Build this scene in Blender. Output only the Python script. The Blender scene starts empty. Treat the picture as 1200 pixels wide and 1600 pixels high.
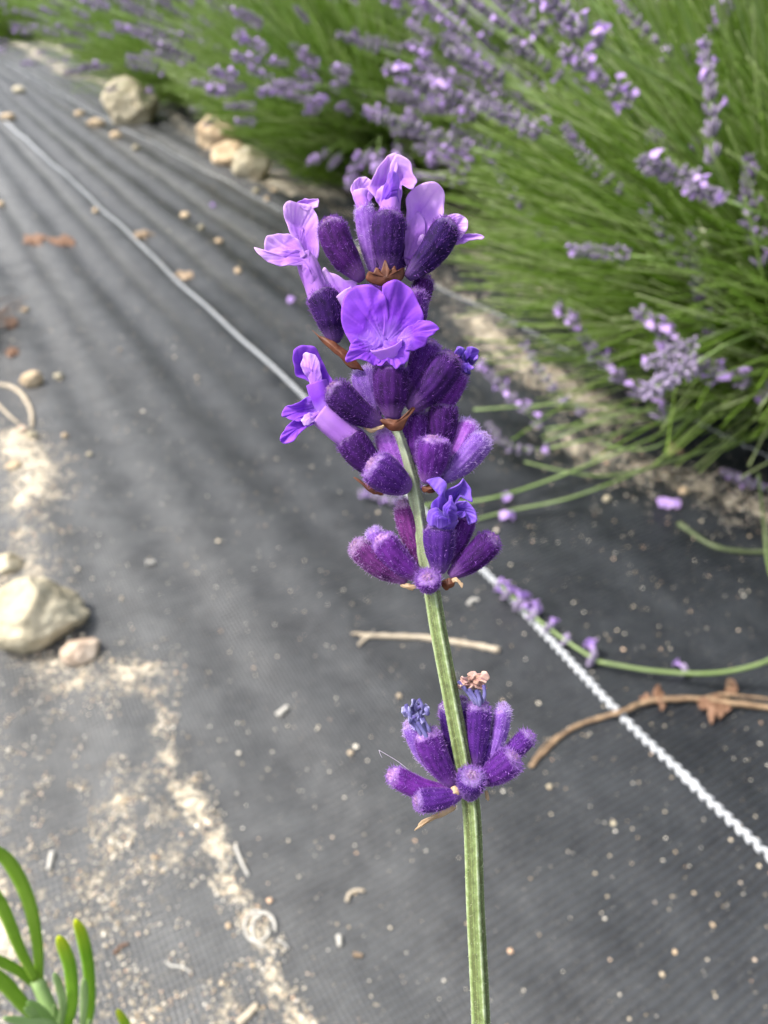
import bpy, math, random
import numpy as np
from mathutils import Vector, Matrix, noise

scene = bpy.context.scene
col = scene.collection
random.seed(7)
rng = np.random.default_rng(7)

# ------------------------------------------------------------------ camera
H = 0.33                      # camera height, metres
PITCH = math.radians(36.6)    # looking down
D = 0.075                     # distance of the flower in focus
cam_d = bpy.data.cameras.new('camera')
cam = bpy.data.objects.new('camera', cam_d)
col.objects.link(cam)
cam.location = (0, 0, H)
cam.rotation_euler = (math.pi / 2 - PITCH, 0, 0)
cam_d.sensor_fit = 'VERTICAL'
cam_d.sensor_height = 36
cam_d.lens = 26
cam_d.clip_start = 0.002
cam_d.clip_end = 500
cam_d.dof.use_dof = True
cam_d.dof.focus_distance = D
cam_d.dof.aperture_fstop = 33
scene.camera = cam

# ------------------------------------------------------------------ light
SUN_EL, SUN_AZ = math.radians(55), math.radians(-92)   # azimuth from +Y towards +X
world = bpy.data.worlds.new("World")
scene.world = world
world.use_nodes = True
wn = world.node_tree
bg = wn.nodes['Background']
sky = wn.nodes.new('ShaderNodeTexSky')
sky.sky_type = 'NISHITA'
sky.sun_disc = False
sky.sun_elevation = SUN_EL
sky.sun_rotation = SUN_AZ
sky.dust_density = 4.0
sky.ozone_density = 0.6
hs = wn.nodes.new('ShaderNodeHueSaturation')
hs.inputs['Saturation'].default_value = 0.45
wn.links.new(sky.outputs[0], hs.inputs['Color'])
wn.links.new(hs.outputs[0], bg.inputs[0])
bg.inputs[1].default_value = 0.15
sun_d = bpy.data.lights.new('sun', 'SUN')
sun_d.energy = 2.5
sun_d.angle = math.radians(8)
sun_d.color = (1.0, 0.95, 0.87)
sun = bpy.data.objects.new('sun', sun_d)
col.objects.link(sun)
sd = Vector((math.sin(SUN_AZ) * math.cos(SUN_EL), math.cos(SUN_AZ) * math.cos(SUN_EL), math.sin(SUN_EL)))
sun.rotation_euler = sd.to_track_quat('Z', 'Y').to_euler()
sun.location = sd * 5
scene.view_settings.view_transform = 'Standard'
scene.view_settings.look = 'None'
scene.view_settings.exposure = 1.1
scene.view_settings.gamma = 1
scene.view_settings.use_curve_mapping = False
scene.cycles.use_denoising = True
scene.cycles.max_bounces = 8
scene.cycles.transparent_max_bounces = 8

# ------------------------------------------------------------------ helpers
F = 26 / 36 * 1600
SP, CP = math.sin(PITCH), math.cos(PITCH)
CAM = np.array([0, 0, H])
RX = np.array([1.0, 0, 0]); UP = np.array([0, SP, CP]); FW = np.array([0, CP, -SP])


def ray(px, py):
    return RX * ((px - 600) / F) + UP * (-(py - 800) / F) + FW


def P(px, py, depth):
    """world point seen at that spot of the view, at that depth"""
    return CAM + ray(px, py) * depth


def G(px, py, z=0.0):
    r = ray(px, py)
    return CAM + r * ((z - H) / r[2])


def proj(p):
    """pixel and depth of world points (n,3)"""
    q = np.atleast_2d(p) - CAM
    d = q @ FW
    d = np.where(np.abs(d) < 1e-6, 1e-6, d)
    return 600 + (q @ RX) / d * F, 800 - (q @ UP) / d * F, d


U = np.array([-0.506, 0.8625]); U /= np.linalg.norm(U)     # along the rows
N_ = np.array([U[1], -U[0]])                               # across, to the right


def row(v, w):
    return U * v + N_ * w


def fab_h(x, y):
    """height of the weed fabric"""
    w = x * N_[0] + y * N_[1]
    v = x * U[0] + y * U[1]
    far = np.clip((v - 0.15) / 0.9, 0, 1)
    a = 0.0024 * np.sin(w * 130 + 1.4 * np.sin(v * 1.3) + 0.8) * (0.15 + far)
    a = a + 0.0018 * np.sin(w * 57 + v * 1.8) * (0.3 + far)
    a = a + 0.0016 * np.sin(v * 15 + w * 11) + 0.0010 * np.sin(v * 31 - w * 23)
    a = a + 0.006 * np.exp(-((w - 0.70) / 0.14) ** 2)
    return a


def fz(x, y):
    return float(fab_h(np.float64(x), np.float64(y)))


def on_fab(px, py, lift=0.0):
    p = G(px, py)
    for _ in range(3):
        p = G(px, py, fz(p[0], p[1]) + lift)
    return p


def mat(name):
    m = bpy.data.materials.new(name)
    m.use_nodes = True
    nt = m.node_tree
    b = nt.nodes['Principled BSDF']
    return m, nt, b


def node(nt, t, **kw):
    n = nt.nodes.new(t)
    for k, v in kw.items():
        setattr(n, k, v)
    return n


def noise_node(nt, scale, detail=4, rough=0.6, coord='Object'):
    tc = node(nt, 'ShaderNodeTexCoord')
    n = node(nt, 'ShaderNodeTexNoise')
    n.inputs['Scale'].default_value = scale
    n.inputs['Detail'].default_value = detail
    n.inputs['Roughness'].default_value = rough
    nt.links.new(tc.outputs[coord], n.inputs['Vector'])
    return n


def ramp(nt, src, stops):
    r = node(nt, 'ShaderNodeValToRGB')
    e = r.color_ramp.elements
    while len(e) < len(stops):
        e.new(0.5)
    for i, (p, c) in enumerate(stops):
        e[i].position = p
        e[i].color = (*c, 1) if len(c) == 3 else c
    nt.links.new(src, r.inputs[0])
    return r


def mixc(nt, fac, a, b, blend='MIX'):
    m = node(nt, 'ShaderNodeMix', data_type='RGBA', blend_type=blend)
    for sock, v in ((m.inputs[0], fac), (m.inputs[6], a), (m.inputs[7], b)):
        if hasattr(v, 'is_linked'):
            nt.links.new(v, sock)
        elif isinstance(v, tuple):
            sock.default_value = (*v, 1)
        else:
            sock.default_value = v
    return m.outputs[2]


def math_n(nt, op, a, b=0.0, clamp=False):
    m = node(nt, 'ShaderNodeMath', operation=op, use_clamp=clamp)
    for sock, v in ((m.inputs[0], a), (m.inputs[1], b)):
        if hasattr(v, 'is_linked'):
            nt.links.new(v, sock)
        else:
            sock.default_value = v
    return m.outputs[0]


def attr(nt, name):
    return node(nt, 'ShaderNodeAttribute', attribute_name=name).outputs['Fac']


def bump(nt, b, h, strength=0.3, dist=0.001):
    n = node(nt, 'ShaderNodeBump')
    n.inputs['Strength'].default_value = strength
    n.inputs['Distance'].default_value = dist
    nt.links.new(h, n.inputs['Height'])
    nt.links.new(n.outputs[0], b.inputs['Normal'])


def leafy(name, c1, c2, scale=40, trans=0.35, rough=0.5, coord='Object', tip=None, sheen=0.0, rand=0.0, spec=0.4):
    """thin plant tissue: colour c1..c2 by noise, some light passes through"""
    m, nt, b = mat(name)
    n = noise_node(nt, scale, 3, coord=coord)
    c = ramp(nt, n.outputs[0], [(0.3, c1), (0.7, c2)]).outputs[0]
    if tip:
        c = mixc(nt, attr(nt, 't'), c, tip)
    if rand:
        oi = node(nt, 'ShaderNodeObjectInfo')
        h = node(nt, 'ShaderNodeHueSaturation')
        nt.links.new(c, h.inputs['Color'])
        nt.links.new(math_n(nt, 'ADD', math_n(nt, 'MULTIPLY', oi.outputs['Random'], rand), 1 - rand / 2), h.inputs['Value'])
        c = h.outputs[0]
    nt.links.new(c, b.inputs['Base Color'])
    b.inputs['Roughness'].default_value = rough
    b.inputs['Specular IOR Level'].default_value = spec
    b.inputs['Sheen Weight'].default_value = sheen
    if trans:
        tr = node(nt, 'ShaderNodeBsdfTranslucent')
        nt.links.new(c, tr.inputs[0])
        mx = node(nt, 'ShaderNodeMixShader')
        mx.inputs[0].default_value = trans
        nt.links.new(b.outputs[0], mx.inputs[1])
        nt.links.new(tr.outputs[0], mx.inputs[2])
        nt.links.new(mx.outputs[0], nt.nodes['Material Output'].inputs[0])
    return m


class MB:
    """collects vertices and faces, builds one mesh"""
    def __init__(s):
        s.v = []; s.f = []; s.m = []; s.at = {}; s.n = 0

    def add(s, verts, faces, mi=0, **at):
        verts = np.asarray(verts, float)
        s.v.append(verts)
        for f in faces:
            s.f.append(tuple(int(i) + s.n for i in f))
        s.m += [mi] * len(faces)
        for k in set(list(at) + list(s.at)):
            if k not in s.at:
                s.at[k] = [np.zeros(s.n)]
            s.at[k].append(np.broadcast_to(np.asarray(at.get(k, 0.0), float), (len(verts),)).copy())
        s.n += len(verts)

    def mesh(s, name, mats, smooth=True, origin=None):
        v = np.concatenate(s.v)
        if origin is not None:
            v = v - np.asarray(origin)
        me = bpy.data.meshes.new(name)
        me.from_pydata(v.tolist(), [], s.f)
        for m in (mats if isinstance(mats, (list, tuple)) else [mats]):
            me.materials.append(m)
        if any(s.m):
            me.polygons.foreach_set('material_index', s.m)
        me.polygons.foreach_set('use_smooth', [smooth] * len(s.f))
        for k, a in s.at.items():
            at = me.attributes.new(k, 'FLOAT', 'POINT')
            at.data.foreach_set('value', np.concatenate(a))
        me.update()
        return me

    def build(s, name, mats, parent=None, smooth=True, origin=None):
        return put(name, s.mesh(name, mats, smooth, origin), parent)


def put(name, me, parent=None, loc=None):
    o = bpy.data.objects.new(name, me)
    col.objects.link(o)
    if parent is not None:
        o.parent = parent
    if loc is not None:
        o.location = loc
    return o


def tag(o, label=None, cat=None, group=None, kind=None):
    if label: o['label'] = label
    if cat: o['category'] = cat
    if group: o['group'] = group
    if kind: o['kind'] = kind
    return o


def empty(name, loc=(0, 0, 0), rz=0.0):
    o = bpy.data.objects.new(name, None)
    o.empty_display_size = 0.02
    o.location = loc
    o.rotation_euler.z = rz
    col.objects.link(o)
    return o


def spline(pts, n):
    """catmull-rom through points, n samples"""
    p = np.asarray(pts, float)
    if len(p) == 2:
        return p[0] + (p[1] - p[0]) * np.linspace(0, 1, n)[:, None]
    q = np.vstack([2 * p[0] - p[1], p, 2 * p[-1] - p[-2]])
    t = np.linspace(0, len(p) - 1 - 1e-9, n)
    i = t.astype(int); u = (t - i)[:, None]
    a, b, c, d = q[i], q[i + 1], q[i + 2], q[i + 3]
    return 0.5 * (2 * b + (c - a) * u + (2 * a - 5 * b + 4 * c - d) * u ** 2 + (3 * b - a - 3 * c + d) * u ** 3)


def closed(pts, n):
    p = np.asarray(pts, float)
    t = np.linspace(0, len(p), n, endpoint=False)
    i = t.astype(int); u = (t - i)[:, None]; k = len(p)
    a, b, c, d = p[(i - 1) % k], p[i % k], p[(i + 1) % k], p[(i + 2) % k]
    return 0.5 * (2 * b + (c - a) * u + (2 * a - 5 * b + 4 * c - d) * u ** 2 + (3 * b - a - 3 * c + d) * u ** 3)


def frames(path, ref=None):
    t = np.gradient(path, axis=0)
    t /= np.linalg.norm(t, axis=1)[:, None] + 1e-12
    if ref is None:
        ref = np.array([0, 0, 1.0]) if abs(t[0][2]) < 0.9 else np.array([1.0, 0, 0])
    a = np.zeros_like(path)
    x = np.asarray(ref, float)
    for i in range(len(path)):
        x = x - t[i] * (x @ t[i])
        x = x / (np.linalg.norm(x) + 1e-12)
        a[i] = x
    b = np.cross(t, a)
    return t, a, b


def tube(mb, path, rad, sides=8, mi=0, prof=None, flat=1.0, ref=None, cap=True, **at):
    """swept tube; prof(phi) scales the radius; flat squeezes it along the second axis"""
    path = np.asarray(path, float)
    n = len(path)
    rad = np.broadcast_to(np.asarray(rad, float), (n,))
    t, a, b = frames(path, ref)
    ph = np.arange(sides) / sides * 2 * math.pi
    pr = np.ones(sides) if prof is None else prof(ph)
    ring = (np.cos(ph) * pr)[None, :, None] * b[:, None, :] + (np.sin(ph) * pr * flat)[None, :, None] * a[:, None, :]
    v = path[:, None, :] + ring * rad[:, None, None]
    v = v.reshape(-1, 3)
    f = []
    for i in range(n - 1):
        o = i * sides
        for j in range(sides):
            k = (j + 1) % sides
            f.append((o + j, o + k, o + sides + k, o + sides + j))
    if cap:
        f.append(tuple(range(sides))[::-1])
        f.append(tuple(range((n - 1) * sides, n * sides)))
    tt = np.repeat(np.linspace(0, 1, n), sides)
    if 't' not in at:
        at['t'] = tt
    if prof is not None:
        at['rib'] = np.tile((pr - pr.min()) / (np.ptp(pr) + 1e-9), n)
    mb.add(v, f, mi, **at)


def blob(mb, c, r, mi=0, seg=8, rings=5, axis=None, noise_amp=0.0, seed=0, **at):
    """ellipsoid; r = (rx,ry,rz) in a frame whose z is axis"""
    c = np.asarray(c, float); r = np.broadcast_to(np.asarray(r, float), (3,))
    if axis is None:
        M = np.eye(3)
    else:
        z = np.asarray(axis, float); z = z / np.linalg.norm(z)
        x = np.cross(z, [0.13, 0.2, 1.0]); x /= np.linalg.norm(x)
        M = np.array([x, np.cross(z, x), z])
    v = [(0, 0, -1.0)]
    for i in range(1, rings):
        th = math.pi * i / rings
        for j in range(seg):
            ph = 2 * math.pi * j / seg
            v.append((math.sin(th) * math.cos(ph), math.sin(th) * math.sin(ph), -math.cos(th)))
    v.append((0, 0, 1.0))
    v = np.array(v)
    if noise_amp:
        k = np.array([noise.noise(Vector(p * 1.7) + Vector((seed * 3.1, seed, 0))) for p in v])
        v = v * (1 + noise_amp * k)[:, None]
    f = [(0, 1 + (j + 1) % seg, 1 + j) for j in range(seg)]
    for i in range(rings - 2):
        o = 1 + i * seg
        for j in range(seg):
            k = (j + 1) % seg
            f.append((o + j, o + k, o + seg + k, o + seg + j))
    o = 1 + (rings - 2) * seg
    f += [(o + j, o + (j + 1) % seg, len(v) - 1) for j in range(seg)]
    mb.add(c + (v * r) @ M, f, mi, **at)


# ------------------------------------------------------------------ the ground
m_soil, nt, b = mat('sandy_soil')
n1 = noise_node(nt, 6, 6); n2 = noise_node(nt, 260, 4)
c = ramp(nt, n1.outputs[0], [(0.35, (0.20, 0.14, 0.085)), (0.65, (0.40, 0.31, 0.20))]).outputs[0]
c = mixc(nt, 0.5, c, ramp(nt, n2.outputs[0], [(0.35, (0.4, 0.4, 0.4)), (0.7, (1, 1, 1))]).outputs[0], 'MULTIPLY')
nt.links.new(c, b.inputs['Base Color'])
b.inputs['Roughness'].default_value = 0.95
bump(nt, b, n2.outputs[0], 0.8, 0.004)
mb = MB()
g = np.linspace(-1, 1, 41); g = np.sign(g) * np.abs(g) ** 3 * 150
X, Y = np.meshgrid(g, g)
Z = -0.02 + 0 * X
v = np.stack([X, Y, Z], -1).reshape(-1, 3)
f = [(i * 41 + j, i * 41 + j + 1, (i + 1) * 41 + j + 1, (i + 1) * 41 + j) for i in range(40) for j in range(40)]
mb.add(v, f)
tag(mb.build('ground', m_soil), kind='structure')

# sand: where it lies thick on the fabric, as points (pixel of the view turned into ground metres) with widths
SAND = []


def sand_line(pts, wid, amt):
    p = np.array([G(*q)[:2] for q in pts])
    s = spline(p, 60)
    SAND.append((s, wid, amt))


sand_line([(20, 690), (55, 730), (50, 780)], 0.022, 1.0)
sand_line([(50, 790), (45, 860), (60, 900)], 0.02, 0.6)
sand_line([(-40, 880), (10, 960), (80, 1030), (150, 1050), (225, 1058)], 0.019, 0.7)
sand_line([(225, 1060), (262, 1150), (262, 1190)], 0.007, 0.62)
sand_line([(262, 1190), (310, 1270), (345, 1330), (352, 1375)], 0.0075, 0.85)
sand_line([(352, 1375), (395, 1440), (412, 1490), (435, 1545), (480, 1610), (500, 1700)], 0.0062, 0.95)
sand_line([(190, 1230), (185, 1310), (160, 1400)], 0.016, 0.62)
sand_line([(250, 1280), (270, 1350)], 0.016, 0.5)
sand_line([(-60, 1250), (-25, 1400), (5, 1480), (-30, 1560)], 0.009, 1.3)
sand_line([(150, 1420), (90, 1500), (200, 1590)], 0.026, 0.45)
sand_line([(300, 1560), (420, 1600), (560, 1640)], 0.012, 0.35)
for a, b_, w_, amt in ((0.2, 2.8, 0.032, 0.62), (2.8, 9, 0.05, 0.8)):       # under the big lavender row
    vv = np.linspace(a, b_, 160)
    SAND.append((np.array([row(q, 0.615 + 0.018 * math.sin(q * 9) + 0.02 * math.sin(q * 3.1)) for q in vv]), w_, amt))
    SAND.append((np.array([row(q, 0.78) for q in vv]), 0.10, 0.9))
sand_line([(740, 500), (800, 560), (880, 600), (950, 650)], 0.03, 0.8)
sand_line([(900, 690), (1000, 735), (1100, 760), (1250, 830)], 0.028, 0.62)
sand_line([(620, 400), (740, 470)], 0.03, 0.4)
sand_line([(370, 235), (430, 290), (560, 310)], 0.05, 0.9)
vv = np.linspace(-0.3, 6, 300)                                               # thin line of sand in the left row
SAND.append((np.array([row(q, -0.13 + 0.02 * math.sin(q * 7)) for q in vv]), 0.06, 0.9))


def sand_amount(x, y):
    x = np.asarray(x, float); y = np.asarray(y, float)
    s = np.zeros_like(x)
    for p, wd, amt in SAND:
        lo, hi = p.min(0) - 3 * wd, p.max(0) + 3 * wd
        k = np.where((x > lo[0]) & (x < hi[0]) & (y > lo[1]) & (y < hi[1]))[0]
        if len(k) == 0:
            continue
        for c0 in range(0, len(k), 20000):
            kk = k[c0:c0 + 20000]
            d2 = ((x[kk, None] - p[None, :, 0]) ** 2 + (y[kk, None] - p[None, :, 1]) ** 2).min(1)
            s[kk] = np.maximum(s[kk], amt * np.exp(-d2 / wd ** 2))
    return s


m_fab, nt, b = mat('woven_black_fabric')
tc = node(nt, 'ShaderNodeTexCoord')
mp = node(nt, 'ShaderNodeMapping')
mp.inputs['Rotation'].default_value = (0, 0, -math.atan2(U[1], U[0]))
nt.links.new(tc.outputs['Object'], mp.inputs['Vector'])
wv = []
for d_, sc in (('X', 88.0), ('Y', 140.0)):
    w = node(nt, 'ShaderNodeTexWave', wave_type='BANDS', bands_direction=d_)
    w.inputs['Scale'].default_value = sc
    w.inputs['Distortion'].default_value = 2.5
    w.inputs['Detail'].default_value = 3
    w.inputs['Detail Scale'].default_value = 0.6
    nt.links.new(mp.outputs[0], w.inputs['Vector'])
    wv.append(w)
dn = noise_node(nt, 14, 6, 0.65)
dn2 = noise_node(nt, 900, 3, 0.6)
dn3 = noise_node(nt, 70, 5, 0.7)
base = ramp(nt, wv[0].outputs['Fac'], [(0.0, (0.004, 0.005, 0.007)), (1.0, (0.012, 0.015, 0.021))]).outputs[0]
dnm = noise_node(nt, 45, 8, 0.75)
dust = ramp(nt, math_n(nt, 'ADD', math_n(nt, 'MULTIPLY', dn.outputs[0], 0.5), math_n(nt, 'MULTIPLY', dnm.outputs[0], 0.5)), [(0.40, (0, 0, 0)), (0.62, (0.07, 0.07, 0.07))]).outputs[0]
base = mixc(nt, dust, base, (0.24, 0.27, 0.30))
base = mixc(nt, math_n(nt, 'MULTIPLY', attr(nt, 'dusty'), math_n(nt, 'MULTIPLY', dnm.outputs[0], 0.38)), base, (0.34, 0.34, 0.33))  # pale tone: some dust, some light and sheen painted into the colour
spk = ramp(nt, dn2.outputs[0], [(0.62, (0, 0, 0)), (0.74, (0.30, 0.30, 0.30))]).outputs[0]
base = mixc(nt, spk, base, (0.42, 0.38, 0.32))
sa = attr(nt, 'sand')
dn4 = noise_node(nt, 330, 5, 0.75)
sn = math_n(nt, 'ADD', math_n(nt, 'MULTIPLY', dn4.outputs[0], 2.3), math_n(nt, 'MULTIPLY', dn3.outputs[0], 2.0))
sm = math_n(nt, 'SUBTRACT', math_n(nt, 'ADD', math_n(nt, 'MULTIPLY', sa, 0.85), sn), 2.64)
sm = math_n(nt, 'MULTIPLY', math_n(nt, 'MULTIPLY', sm, 2.2, clamp=True), math_n(nt, 'MULTIPLY', sa, 3.0, clamp=True))
sandc = ramp(nt, dn2.outputs[0], [(0.3, (0.34, 0.27, 0.19)), (0.5, (0.60, 0.52, 0.39)), (0.68, (0.82, 0.76, 0.62))]).outputs[0]
base = mixc(nt, sm, base, sandc)
nt.links.new(base, b.inputs['Base Color'])
nt.links.new(math_n(nt, 'ADD', math_n(nt, 'MULTIPLY', sm, 0.4), math_n(nt, 'ADD', math_n(nt, 'MULTIPLY', dn.outputs[0], 0.25), 0.36)), b.inputs['Roughness'])
b.inputs['Specular IOR Level'].default_value = 0.38
hh = math_n(nt, 'ADD', math_n(nt, 'MULTIPLY', wv[0].outputs['Fac'], 1.0), math_n(nt, 'MULTIPLY', wv[1].outputs['Fac'], 0.6))
hh = math_n(nt, 'ADD', hh, math_n(nt, 'MULTIPLY', sm, 2.5))
bump(nt, b, hh, 0.5, 0.0006)


def bunch(lo, hi, dense_lo, dense_hi, step, growth=1.08):
    a = [dense_lo]
    while a[-1] < dense_hi:
        a.append(a[-1] + step)
    s = step
    while a[-1] < hi:
        s *= growth; a.append(a[-1] + s)
    left = [dense_lo]; s = step
    while left[-1] > lo:
        s *= growth; left.append(left[-1] - s)
    return np.array(left[:0:-1] + a)


vs = bunch(-3, 14, -0.1, 0.6, 0.006, 1.02)
ws = bunch(-2.2, 3.0, -0.25, 0.95, 0.006, 1.05)
V, W = np.meshgrid(vs, ws, indexing='ij')
X = V * U[0] + W * N_[0]; Y = V * U[1] + W * N_[1]
Z = fab_h(X, Y)
sa_ = sand_amount(X.ravel(), Y.ravel())
v = np.stack([X, Y, Z + 0.0012 * np.clip(sa_, 0, 1).reshape(X.shape)], -1).reshape(-1, 3)
nv, nw = len(vs), len(ws)
I = np.arange(nv * nw).reshape(nv, nw)
f = np.stack([I[:-1, :-1], I[1:, :-1], I[1:, 1:], I[:-1, 1:]], -1).reshape(-1, 4)[:, ::-1]
mb = MB(); mb.add(v, f.tolist(), sand=sa_, dusty=(np.exp(-((W + 0.05) / 0.20) ** 2) + 0.5 * np.clip((V - .7) / 1.0, 0, 1)).ravel().clip(0, 1) + (0.9 * np.clip(np.sin(W * 66 + 0.5 * np.sin(V * 2.1)), 0, 1) ** 5 * np.clip((V - .55) / .5, 0, 1) * (W < .55)).ravel())  # dust by the sand, plus painted light: left side, far sheen, pleat streaks
tag(mb.build('weed_fabric_path', m_fab), kind='structure')
FABRIC_TRIS = len(f)

# sand grains lying loose, real grains
m_grain, nt, b = mat('sand_grain')
gi = node(nt, 'ShaderNodeNewGeometry')
c = ramp(nt, gi.outputs['Random Per Island'], [(0.0, (0.45, 0.34, 0.22)), (0.3, (0.70, 0.60, 0.44)), (0.8, (0.86, 0.81, 0.70)), (1.0, (0.74, 0.48, 0.30))]).outputs[0]
nt.links.new(c, b.inputs['Base Color'])
b.inputs['Roughness'].default_value = 0.22


def grains(name, n, smin, smax, thr, power, region):
    """octahedral grains thrown over the fabric, thick where sand lies"""
    v0, v1, w0, w1 = region
    pts = []
    tot = 0
    while tot < n:
        V = v0 + (v1 - v0) * rng.random(60000) ** 1.6
        W = rng.uniform(w0, w1, 60000)
        X = V * U[0] + W * N_[0]; Y = V * U[1] + W * N_[1]
        px, py, d = proj(np.stack([X, Y, 0 * X], -1))
        ok = (px > -150) & (px < 1350) & (py > -100) & (py < 1750) & (d > 0)
        X, Y = X[ok], Y[ok]
        s = sand_amount(X, Y)
        clump = np.array([noise.noise(Vector((x * 90, y * 90, 0))) for x, y in zip(X[:20000], Y[:20000])])
        X, Y, s = X[:20000], Y[:20000], s[:20000]
        keep = rng.random(len(X)) < thr * (1 + 3 * np.clip(clump, 0, 1)) + np.clip(s + 0.8 * clump * (s > 0.05), 0, 1) ** power
        pts.append(np.stack([X[keep], Y[keep]], -1)); tot += keep.sum()
    p = np.concatenate(pts)[:n]
    r = smin + (smax - smin) * rng.random(n) ** 2.2
    oc = np.array([(1, 0, 0), (-1, 0, 0), (0, 1, 0), (0, -1, 0), (0, 0, .8), (0, 0, -.8)], float)
    of = np.array([(0, 2, 4), (2, 1, 4), (1, 3, 4), (3, 0, 4), (2, 0, 5), (1, 2, 5), (3, 1, 5), (0, 3, 5)])
    a = rng.random(n) * 6.28
    vv = oc[None] * (1 + 0.5 * (rng.random((n, 6, 3)) - 0.5))
    x = vv[..., 0] * np.cos(a)[:, None] - vv[..., 1] * np.sin(a)[:, None]
    y = vv[..., 0] * np.sin(a)[:, None] + vv[..., 1] * np.cos(a)[:, None]
    vv = np.stack([x, y, vv[..., 2]], -1) * r[:, None, None]
    z = fab_h(p[:, 0], p[:, 1])
    vv += np.stack([p[:, 0], p[:, 1], z + r * 0.6 + 0.0006], -1)[:, None, :]
    ff = (of[None] + (np.arange(n) * 6)[:, None, None]).reshape(-1, 3)
    me = bpy.data.meshes.new(name)
    me.from_pydata(vv.reshape(-1, 3).tolist(), [], ff.tolist())
    me.materials.append(m_grain)
    return put(name, me)


tag(grains('sand', 72000, 0.00022, 0.0008, 0.009, 1.5, (-0.15, 1.15, -0.3, 0.80)),
    'loose pale sand grains scattered over the black fabric', 'sand', kind='stuff')
tag(grains('grit', 1500, 0.0006, 0.0019, 0.02, 2.0, (0.0, 2.6, -0.3, 0.75)),
    'coarse tan grit and crumbs strewn over the fabric', 'grit', kind='stuff')

# ------------------------------------------------------------------ stones
def stone_mat(name, c1, c2, c3):
    m, nt, b = mat(name)
    n1 = noise_node(nt, 30, 6, 0.65); n2 = noise_node(nt, 420, 5, 0.7)
    c = ramp(nt, n1.outputs[0], [(0.28, c1), (0.45, c2), (0.65, c3)]).outputs[0]
    c = mixc(nt, 0.45, c, ramp(nt, n2.outputs[0], [(0.3, (0.5, 0.46, 0.38)), (0.6, (1, 1, 1))]).outputs[0], 'MULTIPLY')
    nt.links.new(c, b.inputs['Base Color'])
    b.inputs['Roughness'].default_value = 0.8
    bump(nt, b, math_n(nt, 'ADD', n1.outputs[0], math_n(nt, 'MULTIPLY', n2.outputs[0], 0.4)), 0.7, 0.002)
    return m


m_cream = stone_mat('cream_stone', (0.30, 0.25, 0.15), (0.50, 0.44, 0.31), (0.62, 0.57, 0.43))
m_tan = stone_mat('tan_stone', (0.36, 0.24, 0.14), (0.56, 0.42, 0.27), (0.68, 0.55, 0.38))
m_pink = stone_mat('pink_stone', (0.40, 0.28, 0.20), (0.55, 0.42, 0.32), (0.64, 0.54, 0.44))


def stone(px, py, wpx, hpx, m, label, seed, tall=0.75, rz=0.0, cuts=5, sub=3, group=None, name='stone', cat='stone'):
    """faceted stone whose middle shows at that spot, width and height given as seen"""
    import bmesh
    p = on_fab(px, py + hpx * 0.18)
    d = float(proj(p)[2][0])
    rx = wpx / F * d / 2
    ry = rx * 0.8
    rz_ = rx * tall
    bm = bmesh.new()
    bmesh.ops.create_icosphere(bm, subdivisions=sub + 1, radius=1)
    rs = random.Random(seed)
    planes = []
    for _ in range(cuts):
        q = Vector((rs.uniform(-1, 1), rs.uniform(-1, 1), rs.uniform(-0.5, 1))).normalized()
        planes.append((q, rs.uniform(0.62, 0.85)))
    for vv in bm.verts:
        c = vv.co.copy()
        for q, dd in planes:
            k = c.dot(q) - dd * .94
            if k > 0:
                c -= q * k * 0.84
        nn = noise.noise(c * 2.2 + Vector((seed, 0, 0))) * 0.13 + noise.noise(c * 5 + Vector((0, seed, 0))) * 0.06 + noise.noise(c * 14 + Vector((0, seed, 0))) * 0.02
        c *= 1 + nn
        vv.co = Vector((c.x * rx, c.y * ry, c.z * rz_))
    me = bpy.data.meshes.new(name); bm.to_mesh(me); bm.free()
    me.materials.append(m)
    me.polygons.foreach_set('use_smooth', [True] * len(me.polygons))
    o = put(name, me, loc=(p[0], p[1], p[2] + rz_ * 0.62))
    o.rotation_euler.z = rz
    return tag(o, label, cat, group)


stone(66, 965, 150, 118, m_cream, 'large rounded cream stone resting on the fabric at the left edge', 3, 0.80, 0.5, 6, 4)
stone(128, 1012, 62, 70, m_pink, 'small pinkish stone tucked against the lower right of the large cream stone', 5, 0.6, 1.0)
stone(14, 882, 44, 34, m_cream, 'small pale stone with a pink side just above the large rounded stone', 8, 0.7, 0.2)
stone(52, 594, 34, 36, m_tan, 'small tan and white pebble beside the pale straw loop', 11, 0.9, 0.4)
stone(92, 588, 16, 14, m_cream, 'tiny cream pebble just right of the tan and white pebble', 12, 0.7, 0.4, sub=2)
stone(212, 176, 86, 74, m_cream, 'angular cream stone under the dark shade of the farther lavender bush', 22, 0.9, 0.7, 7, 4)
stone(342, 218, 70, 62, m_tan, 'squarish tan stone between the angular cream stone and the smooth cream one', 31, 0.9, 0.3, 7)
stone(366, 250, 72, 44, m_tan, 'flat orange tan stone wedged between two taller stones', 37, 0.6, 0.9, 5)
stone(399, 268, 66, 58, m_cream, 'smooth cream stone nearest the flower in the row of stones', 41, 0.85, 0.1, 5)
stone(30, 142, 22, 14, m_cream, 'little cream pebble farthest up the path by the distant bush', 43, 0.5, 0.1, sub=2)
stone(12, 184, 26, 16, m_tan, 'tan pebble lying at the far end of the white cord', 44, 0.5, 0.1, sub=2)
stone(150, 195, 30, 18, m_tan, 'tan pebble left of the angular cream stone', 45, 0.5, 0.5, sub=2)
stone(182, 213, 20, 14, m_tan, 'tan pebble just below the left foot of the angular cream stone', 46, 0.6, 0.5, sub=2)
stone(125, 178, 16, 12, m_tan, 'small tan pebble in the sand line under the far bush', 47, 0.6, 0.5, sub=2)
stone(1068, 768, 18, 16, m_tan, 'small orange tan pebble under the near lavender bush', 48, 0.8, 0.5, sub=2)
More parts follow.
